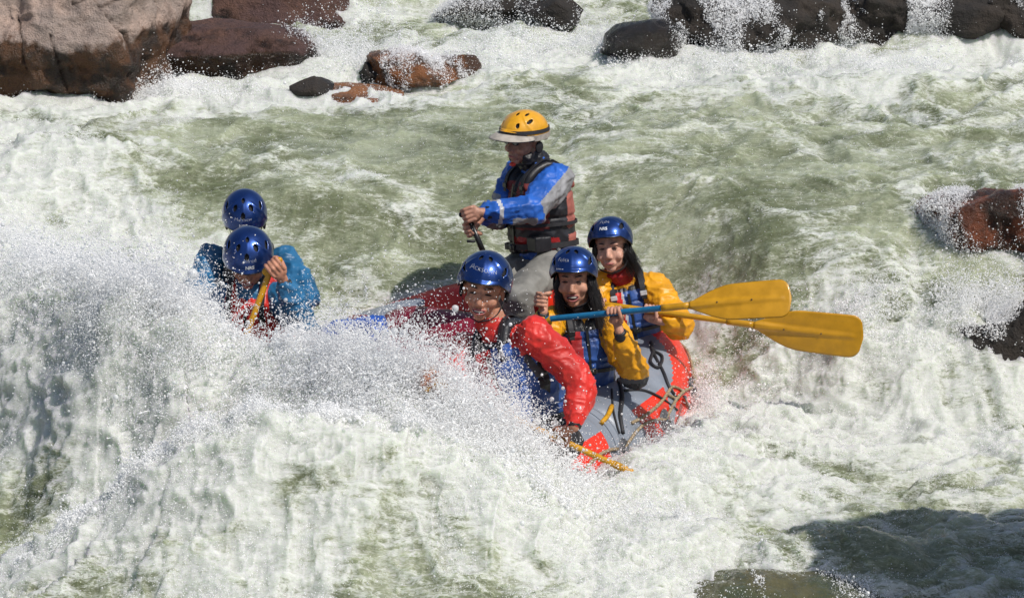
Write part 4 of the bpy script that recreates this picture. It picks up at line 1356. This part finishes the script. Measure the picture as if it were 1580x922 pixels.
# straps and a tan line lying on the near side of the tube
from mathutils.bvhtree import BVHTree
tube_bvh = BVHTree.FromPolygons([v.co.copy() for v in rme.vertices], [tuple(p.vertices) for p in rme.polygons])
def on_raft(px, py, off=.012, d0=16.6):
    r = (P(px, py, 16) - CAM).normalized(); h = tube_bvh.ray_cast(CAM, r)
    return (h[0] - r * off) if h[0] is not None and (h[0] - CAM).length < 18.5 else P(px, py, d0)
def lash(nm, pts_, r, m, off=.012, k=6): return tube(nm, smooth_path([on_raft(*q, off) for q in pts_], k), r, m, raft, 6)
lash('lashing_strap', [(1004, 528), (1010, 548), (1024, 575), (1033, 598), (1046, 616)], .010, web_m)
lash('lashing_strap', [(1008, 540), (1022, 550), (1016, 566), (1004, 558), (1008, 542)], .008, web_m, .03)
lash('tan_line', [(1034, 600), (1018, 622), (996, 640), (975, 652)], .009, rope_m)
lash('tan_line', [(1030, 606), (1038, 596), (1052, 603), (1044, 614), (1030, 608)], .008, rope_m, .02)
cb = on_raft(1056, 614, .03)
B = Blob(); B.ball(cb, .016); B.chain([(cb, .009), (on_raft(1064, 630, .03), .008), (on_raft(1052, 622, .03), .007)]); link('carabiner', B.fuse(.004, 1), raft, [steel_m])
lash('lashing_strap', [(955, 585), (960, 610), (957, 640), (961, 668)], .012, web_m)
lash('lashing_strap', [(962, 602), (990, 601), (1018, 612), (1045, 632)], .007, web_m)
lash('lashing_strap', [(944, 600), (946, 630), (952, 655), (956, 668)], .006, web_m)
lash('gear_loop', [(944, 626), (938, 640), (928, 652)], .013, simple_mat('yellow_line', (.6, .3, .01), .5), .02, 4)

# ================================================================ PADDLES
pyel = simple_mat('yellow_blade_plastic', (.56, .275, .004), .45, var=.08, nscale=14, wet=True, coat=.2, bump=.0006, bscale=90)
pblue = simple_mat('blue_shaft_plastic', (.012, .145, .30), .35, var=.1, nscale=30)
pdark = simple_mat('blade_rivet', (.12, .07, .02), .5)

def paddle(label, G, S, Bt, tw, shaft_mat, wid=.105, blen=.50, gripdir=None, grip_mat=None):
    """G grip end, S start of blade, Bt tip of blade; tw: normal of the blade face"""
    ax = (Bt - S).normalized(); tw = (tw - ax * tw.dot(ax)).normalized(); sd = ax.cross(tw).normalized()
    root = empty('paddle', G); tag(root, label, 'paddle', 'paddles held by the rafters')
    L = (S - G).length
    shp = [G + (S - G) * (i / 16) for i in range(17)]
    tube('shaft', shp, .0150, shaft_mat, root, 14)
    # yellow sleeve that grows into the blade
    sl_ = [S - ax * .14 + ax * (.14 * i / 5) for i in range(6)]
    tube('sleeve', sl_, [.0175] * 6, pyel, root, 14)
    # T grip
    gd = (gripdir or sd).normalized(); B = Blob(); B.cone(G - gd * .045, .0165, G + gd * .045, .0165); B.cone(G - gd * .02, .018, G + (S - G).normalized() * .05, .0165)
    link('grip', B.fuse(.005, 3), root, [grip_mat or pyel])
    # blade
    bl_ = (Bt - S).length; nl, nw = 46, 25; Vb = np.zeros((nl, nw * 2 - 2, 3))
    for i in range(nl):
        q = i / (nl - 1)
        if q < .46: wq_ = .018 + (wid - .018) * (math.sin(math.pi / 2 * q / .46)) ** 1.15
        else: wq_ = wid * (1 + .05 * math.sin((q - .46) * 3)) 
        endc = max(0, (q - .87) / .13); wq_ *= math.sqrt(max(0.0, 1 - endc ** 2.6)) * .86 + .14 if endc < 1 else .10
        c = S + ax * (bl_ * q)
        for j in range(nw):
            v = -1 + 2 * j / (nw - 1)
            ribw = max(.12, .32 * (1 - q)) ; rib = max(0, 1 - abs(v * wq_) / (.026 * (1 - .55 * q) + .002)) 
            hgt = .0035 * (1 - v ** 4) + .0135 * (1 - .75 * q) * min(1, rib * 1.6) * (1 if q < .93 else 0)
            spoon = .035 * q * q
            pt = c + sd * (wq_ * v) - tw * spoon
            Vb[i, j] = pt + tw * hgt
            if 0 < j < nw - 1: Vb[i, nw * 2 - 2 - j] = pt - tw * hgt
    me = grid_mesh(Vb.reshape(-1, 3), nl, nw * 2 - 2, True)
    bm = bmesh.new(); bm.from_mesh(me); bmesh.ops.holes_fill(bm, edges=[e for e in bm.edges if e.is_boundary], sides=0); bmesh.ops.recalc_face_normals(bm, faces=bm.faces); bm.to_mesh(me); bm.free()
    bo = link('blade', me, root, [pyel])
    for q in (.28, .62):
        B = Blob(); B.ball(S + ax * (bl_ * q) + tw * (.010 - .035 * q * q + .0135 * (1 - .75 * q) * .4), .0045); link('rivet', B.raw(), bo, [pdark])
    return root

camn = (CAM - P(1100, 460, 16)).normalized()
paddle('upper raised yellow blade on a blue shaft, held by the laughing woman', P(834, 493, 16.12), P(1064, 471, 15.88), P(1219, 456, 15.75), camn + V(.1, 0, .35), pblue, .092,
       gripdir=P(838, 448, 16.12) - P(832, 505, 16.12))
paddle('all yellow paddle with the lower raised blade, held by the stern woman', P(880, 462, 17.05), P(1163, 501, 16.85), P(1331, 523, 16.75), camn + V(.0, 0, -.25), pyel, .108)
paddle('yellow paddle of the red jacket man, its blade under the foam', P(662, 585, 15.0), P(985, 733, 15.4), P(1100, 787, 15.54), V(0, -.5, .8), pyel, .10, gripdir=V(.2, .5, .8))
paddle('yellow paddle grip in the hand of the ducking paddler, rest lost in spray', P(420, 410, 15.72), P(335, 635, 15.75), P(298, 735, 15.8), camn + V(.2, 0, .2), pyel, .10, gripdir=P(430, 396, 15.7) - P(400, 420, 15.7))
# black handle held by the guide
gr = empty('paddle', P(722, 333, 16.95)); tag(gr, 'black shafted paddle gripped upright by the guide', 'paddle', 'paddles held by the rafters')
B = Blob(); B.cone(P(712, 331, 16.95), .016, P(732, 334, 16.95), .016); link('grip', B.fuse(.005, 2), gr, [buckle_m])
tube('shaft', [P(724, 338, 16.95), P(742, 380, 16.95), P(752, 402, 17.0)], .015, buckle_m, gr, 12)
B = Blob(); B.box(P(727, 372, 16.93), Matrix.Identity(3), (.022, .008, .006)); link('strap_end', B.raw(), gr, [web_m])
# ================================================================ PEOPLE
VZ = Vector((0, 0, 1))
def jmap(d): return {k: P(*v) for k, v in d.items()}

# ---- man in the red jacket
J = jmap(dict(neck=(768, 508, 15.42), pel=(838, 672, 15.45), shl=(826, 514, 15.28), shr=(720, 540, 15.54), ell=(896, 590, 15.26), wrl=(886, 658, 15.16), elr=(672, 600, 15.20), wrr=(672, 592, 15.10),
              hipl=(865, 680, 15.5), hipr=(812, 690, 15.35), knl=(800, 735, 15.0), knr=(748, 720, 14.95), anl=(800, 790, 15.2), anr=(740, 790, 15.1)))
J['elr'] = P(690, 625, 15.35); J['wrr'] = P(672, 596, 15.05)
hc = P(747, 446, 15.36)
G3 = P(662, 585, 15.0); shaft_d = (P(985, 733, 15.4) - G3).normalized()
gl = G3 + shaft_d * .70
def vest_red_blue(x, y, z):
    i = np.zeros(len(x))
    i[(x > -.085) & (x < .012) & (y > 0)] = 1
    i[(x > -.085) & (x < .012) & (y > 0) & (z > .42) & (z < .50)] = 2
    i[(np.abs(y) < .03) & (np.abs(x) > .12)] = 2
    i[(z > .88)] = 2
    i[(np.abs(np.abs(x) - .150) < .010) & (y > 0) & (z < .8)] = 3
    return i
pm = person('nearest man, red jacket and blue vest, squinting and leaning out with his paddle', J,
            (hc, V(-.16, -.97, -.04), V(.10, -.10, 1)), [('l', gl, shaft_d, -1, .016), ('r', G3, V(.2, .5, .8), 1, .016)],
            {'jacket': [red_f], 'vest': [blue_f, darkred_f, black_f, dgrey_f], 'belt': web_m, 'glide': reflect_m}, P(800, 700, 15.3), 1.0, True, skin_c, mouth='smile', vest_fn=vest_red_blue, seed=1, jr=1.15, hs=1.2, nbelts=1)
hm, on, C0 = helmet(pm.root, pm.hc, pm.M, blue_h, name='JACKSONN', brand='NRS', naz=.0, name_el=36, name_size=.026, name_tilt=-.12, R=(.128, .148, .134), hs=1.2, rim=(80, 108, 116))

# ---- laughing woman, black hair, amber sleeves
J = jmap(dict(neck=(893, 478, 16.42), pel=(905, 622, 16.5), shl=(936, 496, 16.40), shr=(850, 500, 16.34), ell=(980, 578, 16.22), wrl=(956, 512, 16.02), elr=(822, 545, 16.25), wrr=(838, 482, 16.12),
              hipl=(932, 632, 16.5), hipr=(880, 632, 16.4), knl=(925, 665, 16.1), knr=(850, 665, 16.0), anl=(900, 730, 16.4), anr=(840, 730, 16.3)))
hc = P(886, 430, 16.30)
sd = (P(1064, 471, 15.88) - P(834, 493, 16.12)).normalized()
gl = P(834, 493, 16.12) + sd * ((P(948, 482, 16) - P(834, 493, 16.12)).dot(sd))
def am_grey(c, J, side, up, front):
    i = np.zeros(len(c)); q = c - np.array(J['ell']); L = np.linalg.norm(q, axis=1)
    i[(L < .115) & (q[:, 2] < -.0)] = 1
    t = (c - np.array(J['pel'])) @ np.array(up) / (J['neck'] - J['pel']).length
    i[(t < .3) & (np.abs((c - np.array(J['pel'])) @ np.array(side)) < .2)] = 2
    return i
def vest_w(x, y, z):
    i = np.zeros(len(x)); i[(x > -.09) & (x < -.03) & (y > 0)] = 1; i[(np.abs(y) < .06) & (np.abs(x) > .12)] = 2; i[z > .82] = 2
    return i
pw = person('laughing woman with long black hair and amber sleeves gripping a blue paddle shaft', J,
            (hc, V(-.13, -.98, .02), V(-.05, -.02, 1)), [('l', gl, sd, 1, .015), ('r', P(837, 462, 16.10), P(838, 448, 16.12) - P(832, 505, 16.12), 1, .0165)],
            {'jacket': [amber_f, dgrey_f, black_f], 'vest': [blue_f, darkred_f, black_f], 'belt': web_m}, P(900, 650, 16.4), .93, True, mouth='laugh', vest_fn=vest_w, jacket_fn=am_grey, seed=2, jr=1.22, hs=1.14, collar_mat=black_f)
helmet(pw.root, pw.hc, pw.M, blue_h, R=(.119, .138, .116), name='Felita', brand='NRS', naz=-.42, name_el=38, brand_az=-.5, name_size=.028, name_tilt=.05, rim=(80, 108, 116), hs=1.14)
roots = []
rg = random.Random(4)
for k in range(1000):
    a = rg.uniform(-1, 1); sg = 1 if a > 0 else -1
    fw = rg.uniform(-.07, .045); x_ = sg * (.062 + .018 * rg.random())
    roots.append((pw.hc + pw.M @ V(x_, fw, rg.uniform(-.03, .04)), pw.M @ V(sg * .35, .12, -1)))
hair_strands(pw.root, roots, .27, .0010, 5, V(.35, -.4, 0), pw.hc)
roots = [(pw.hc + pw.M @ V(rg.uniform(-.075, .075), -.06 + rg.uniform(-.02, .03), -.02), pw.M @ V(rg.uniform(-.3, .3), -.2, -1)) for k in range(450)]
hair_strands(pw.root, roots, .22, .0014, 6, V(.1, 0, 0), pw.hc)

# ---- woman at the stern
J = jmap(dict(neck=(962, 424, 17.25), pel=(985, 548, 17.35), shl=(1008, 446, 17.22), shr=(926, 440, 17.2), ell=(1048, 500, 17.05), wrl=(1022, 494, 16.93), elr=(905, 500, 17.1), wrr=(925, 482, 17.06),
              hipl=(1008, 555, 17.35), hipr=(962, 555, 17.25), knl=(985, 585, 16.9), knr=(925, 590, 16.85), anl=(975, 640, 17.1), anr=(915, 640, 17.1)))
hc = P(943, 381, 17.10)
s2 = (P(1163, 501, 16.85) - P(880, 462, 17.05)).normalized(); o2 = P(880, 462, 17.05)
J['wrl'] = P(1030, 498, 16.96)
def w3_vest(x, y, z):
    i = np.zeros(len(x)); i[(x < -.03) & (y > 0)] = 1; i[(np.abs(y) < .05) & (np.abs(x) > .12)] = 2; i[(z > .86)] = 2
    i[(np.abs(x + .03) < .006) & (y > 0)] = 3
    return i
p3 = person('woman in amber jacket and blue vest with open mouth behind the laughing woman', J,
            (hc, V(-.20, -.96, .08), V(-.12, .06, 1)), [('l', o2 + s2 * ((P(1006, 480, 17) - o2).dot(s2)), s2, 1, .015), ('r', o2 + s2 * .15, s2, 1, .015)],
            {'jacket': [amber_f, dgrey_f, black_f], 'vest': [blue_f, red_f, black_f, reflect_m], 'belt': web_m, 'glide': reflect_m}, P(985, 580, 17.2), .93, True, skin_b, mouth='closed', vest_fn=w3_vest,
            jacket_fn=lambda c, J, a, b_, d: np.where(((c - np.array(J['pel'])) @ np.array(b_)) < .10, 1, 0), seed=3, jr=1.3, hs=1.1, collar_mat=darkred_f)
helmet(p3.root, p3.hc, p3.M, blue_h, R=(.116, .136, .116), name='FUN', brand='NRS', naz=-.12, name_el=56, brand_az=-.12, brand_el=36, name_size=.026, rim=(76, 106, 116), hs=1.1,
       vents=[(1.0, 52, .012, .024), (-1.0, 52, .012, .024), (2.4, 40, .012, .02), (-2.4, 40, .012, .02)])
roots = [(p3.hc + p3.M @ V(.055 + rg.uniform(-.02, .03), -.03 + rg.uniform(-.05, .06), rg.uniform(-.05, .02)), p3.M @ V(.5, -.1, -1)) for k in range(600)]
hair_strands(p3.root, roots, .14, .0011, 8, V(.7, 0, -.1), p3.hc)
roots = [(p3.hc + p3.M @ V(-.07 + rg.uniform(-.01, .02), rg.uniform(-.05, .04), rg.uniform(-.03, .03)), p3.M @ V(-.1, .1, -1)) for k in range(250)]
hair_strands(p3.root, roots, .07, .0013, 9, V(0, 0, 0), p3.hc)

# ---- guide
J = jmap(dict(neck=(832, 256, 17.42), pel=(838, 400, 17.5), shl=(860, 276, 17.26), shr=(800, 270, 17.62), ell=(822, 322, 17.02), wrl=(750, 328, 16.93), elr=(775, 330, 17.5), wrr=(745, 330, 17.2),
              hipl=(858, 405, 17.42), hipr=(818, 405, 17.6), knl=(800, 458, 17.0), knr=(765, 440, 17.35), anl=(812, 545, 17.2), anr=(770, 540, 17.4)))
hc = P(808, 216, 17.32)
def guide_jacket(c, J, side, up, front):
    i = np.zeros(len(c)); 
    sh, el, wr = [np.array(J[k]) for k in ('shl', 'ell', 'wrl')]
    cn = np.array(CAM)
    # pixel-free: panel on the back half of the left sleeve
    ax = (el - sh) / np.linalg.norm(el - sh); q = c - sh; t = q @ ax
    bk = -np.array(front) * .9 - np.array([0, 0, .42]); bk -= ax * (bk @ ax); bk /= np.linalg.norm(bk)
    i[(t > -.09) & (t < .34) & (q @ bk > -.006) & (np.linalg.norm(q - t[:, None] * ax, axis=1) < .14)] = 1
    ax2 = (wr - el) / np.linalg.norm(wr - el); q2 = c - el; t2 = q2 @ ax2; L2 = np.linalg.norm(wr - el)
    i[(t2 > .0) & (t2 < L2 * .5) & (q2[:, 2] < -.028)] = 1
    i[(t2 > L2 * .70) & (t2 < L2 * .78) & (np.linalg.norm(q2 - t2[:, None] * ax2, axis=1) < .1)] = 2
    return i
def guide_vest(x, y, z):
    i = np.zeros(len(x)); i[(z < .30)] = 2; i[(y < -.03)] = 1
    i[(np.abs(x) < .02) & (y > 0)] = 2; i[(z > .30) & (z < .36)] = 2; i[(np.abs(y) < .055) & (np.abs(x) > .10)] = 2; i[(z < .28) & (z > .14) & (y > 0) & (x > -.02)] = 3
    i[z > .86] = 2
    return i
pg = person('guide in yellow helmet, blue and grey jacket and faded red vest, facing left', J,
            (hc, V(-.70, -.72, -.0), V(0, 0, 1)), [('l', P(722, 332, 16.95), P(738, 380, 16.95) - P(722, 335, 16.95), 1, .016), ('r', P(728, 352, 16.97), P(738, 380, 16.95) - P(722, 335, 16.95), -1, .016)],
            {'jacket': [royal_f, grey_f, reflect_m], 'vest': [maroon_f, salmon_f, black_f, darkred_f], 'belt': web_m}, P(835, 430, 17.4), 1.04, True, guide_skin, 'closed', vest_fn=guide_vest, jacket_fn=guide_jacket, seed=4, trou=lgrey_f, jr=1.2, hs=1.1)
hm, on, C0 = helmet(pg.root, pg.hc, pg.M, yel_h, R=(.116, .142, .116), rim=(80, 98, 110), hs=1.1, vents=[(1.15, 52, .009, .020), (.55, 62, .008, .015), (-.55, 62, .008, .015), (1.1, 28, .007, .015), (-1.15, 52, .009, .02), (.2, 26, .007, .014)])
# brim of the cap worn under the shell, and the goggle strap
nb_, na_ = 9, 41
Vb = np.zeros((2 * nb_, na_, 3))
for i in range(2 * nb_):
    q = (i if i < nb_ else 2 * nb_ - 1 - i) / (nb_ - 1); lower = i >= nb_
    for j in range(na_):
        a = -1.3 + 2.6 * j / (na_ - 1)
        ext = .070 * max(0, math.cos(a * 1.2)) ** .8 + .002
        tt = math.radians(88 + 5 * abs(a)); R_ = (.118, .144, .116)
        x_ = math.sin(tt) * math.sin(a) * (R_[0] + ext * q); y_ = math.sin(tt) * math.cos(a) * (R_[1] + ext * q); z_ = math.cos(tt) * R_[2] - .018 * q * q * (1 + .3 * math.cos(a)) + (.004 if not lower else 0) + .004
        Vb[i, j] = np.array(C0 + pg.M @ V(x_, y_, z_))
bme = grid_mesh(Vb.reshape(-1, 3), 2 * nb_, na_)
brim_m = simple_mat('grey_beige_cap', (.42, .38, .33), .75, var=.12, bump=.001, bscale=200)
brimd_m = simple_mat('cap_underside', (.03, .035, .05), .8)
paint(bme, [brim_m, brimd_m], lambda c: np.where(np.arange(len(c)) >= (nb_ - .5) * (na_ - 1), 1, 0))
link('brim', bme, hm)
ps = [on(a, 9, .004) for a in [2 * math.pi * i / 60 for i in range(60)]]
strap('goggle_strap', ps + [ps[0]], [(p - C0).normalized() for p in ps + [ps[0]]], .020, .003, web_m, hm)
ps = [on(a, -6, .004) for a in [.9 + 4.5 * i / 50 for i in range(51)]]
strap('cap_band', ps, [(p - C0).normalized() for p in ps], .030, .004, brim_m, hm)
# glasses
gl_m = simple_mat('dark_lens', (.02, .018, .018), .08, spec=.8)
go = None
for k in (1, -1):
    B = Blob(); B.ball(pg.hc + pg.M @ V(k * .032, .096, .006), (.026, .004, .019), pg.M)
    x_ = link('glasses_lens', B.raw(), pg.root, [gl_m])
    tube('glasses_arm', [pg.hc + pg.M @ V(k * .056, .088, .010), pg.hc + pg.M @ V(k * .076, .04, .006), pg.hc + pg.M @ V(k * .082, -.01, .0)], .0022, buckle_m, pg.root, 6)
B = Blob(); B.ball(pg.hc + pg.M @ V(.0, .085, -.118), (.020, .014, .012), pg.M); link('chin_cup', B.raw(), pg.root, [simple_mat('red_buckle', (.6, .04, .02), .35)])
# black neck gaiter / beard-like collar straps
B = Blob(); B.cone(pg.hc + pg.M @ V(0, -.02, -.09), .070, J['neck'], .078, False); B.ball(pg.hc + pg.M @ V(.045, .02, -.09), .036)
me = B.fuse(.006, 3); folds(me, .006, 18, 70); link('neck_gaiter', me, pg.root, [black_f])
# knife pouch and rescue belt tail on the vest
B = Blob(); c_ = pg.sec(.22, 0, 0)[0] + pg.side * .14 + pg.front * .10; B.box(c_, Matrix((pg.side, pg.front, pg.up)).transposed(), (.05, .05, .04)); link('pouch', B.fuse(.006, 5), pg.root, [black_f])
tube('belt_tail', [c_ - pg.front * .08 + pg.side * .04, c_ - pg.front * .09 + pg.side * .06 - pg.up * .06, c_ - pg.front * .11 + pg.side * .06 - pg.up * .13], [.012, .014, .014], gweb_m, pg.root, 6)

# ---- back left man, teal jacket
J = jmap(dict(neck=(382, 382, 16.85), pel=(398, 520, 17.05), shl=(438, 402, 16.80), shr=(328, 400, 16.86), ell=(474, 455, 16.66), wrl=(440, 470, 16.4), elr=(298, 455, 16.75), wrr=(335, 470, 16.5),
              hipl=(425, 525, 17.0), hipr=(372, 525, 17.0), knl=(420, 560, 16.6), knr=(350, 560, 16.6), anl=(420, 620, 16.8), anr=(360, 620, 16.8)))
p5 = person('man in teal blue jacket behind the ducking paddler, helmet and shoulders above the spray', J,
            (P(378, 340, 16.72), V(.02, -.88, -.38), V(0, -.4, .9)), [], {'jacket': [teal_f], 'vest': [teal_f, dgrey_f, black_f], 'belt': web_m}, P(395, 540, 16.9), 1.0, True,
            vest_fn=lambda x, y, z: np.where(z > .8, 2, np.where(np.abs(x) < .05, 2, 0)), seed=5, jr=1.12)
V3 = [(0, 58, .010, .018), (.55, 42, .010, .018), (-.55, 42, .010, .018), (0, 20, .009, .014), (1.25, 52, .011, .022), (-1.25, 52, .011, .022)]
helmet(p5.root, p5.hc, p5.M, blue_h, R=(.114, .134, .122), name='Matthew', brand='NRS', naz=.0, name_el=24, name_size=.025, brand_el=9, vents=V3, rim=(94, 112, 118))
# ---- ducking paddler in front of him
J = jmap(dict(neck=(386, 440, 16.0), pel=(408, 590, 16.25), shl=(432, 462, 15.98), shr=(345, 470, 16.05), ell=(468, 500, 15.85), wrl=(438, 434, 15.74), elr=(310, 520, 15.9), wrr=(300, 490, 15.7),
              hipl=(432, 600, 16.25), hipr=(382, 600, 16.2), knl=(425, 640, 15.8), knr=(360, 640, 15.8), anl=(425, 700, 16.0), anr=(370, 700, 16.0)))
sh3 = (P(120, 545, 15.6) - P(412, 412, 15.72)).normalized()
p6 = person('ducking paddler in a red vest behind the spray, hand on a yellow paddle grip', J,
            (P(383, 402, 15.9), V(.02, -.88, -.38), V(.03, -.4, .9)), [('l', P(422, 409, 15.70), P(430, 396, 15.7) - P(400, 420, 15.7), -1, .0165)],
            {'jacket': [teal_f, black_f], 'vest': [red_f, dgrey_f, black_f], 'belt': web_m}, P(400, 620, 16.1), 1.0, True, skin_c, mouth='smile',
            vest_fn=lambda x, y, z: np.where((np.abs(x) < .018) & (z < .6), 1, 0), seed=6, hs=1.1, jr=1.15)
helmet(p6.root, p6.hc, p6.M, blue_h, R=(.122, .142, .128), name='Alfred', brand='NRS', naz=.12, name_el=24, name_size=.026, brand_el=9, brand_az=.12, vents=V3, rim=(94, 112, 118))
# ---- blue dry bag lashed in the raft
bagm = simple_mat('blue_dry_bag', (.02, .09, .42), .35, var=.15, wet=True)
bg_ = empty('dry_bag', P(545, 525, 16.4)); tag(bg_, 'small blue dry bag lying in the raft behind the spray', 'bag')
B = Blob(); B.cone(P(515, 518, 16.5), .075, P(575, 508, 16.4), .075); me = B.fuse(.008, 4); folds(me, .012, 10, 33); link('sack', me, bg_, [bagm])
tube('strap', [P(540, 505, 16.36), P(544, 515, 16.33), P(546, 528, 16.36)], .008, web_m, bg_, 6)
for o_ in list(bpy.data.meshes):
    if o_.users == 0: bpy.data.meshes.remove(o_)
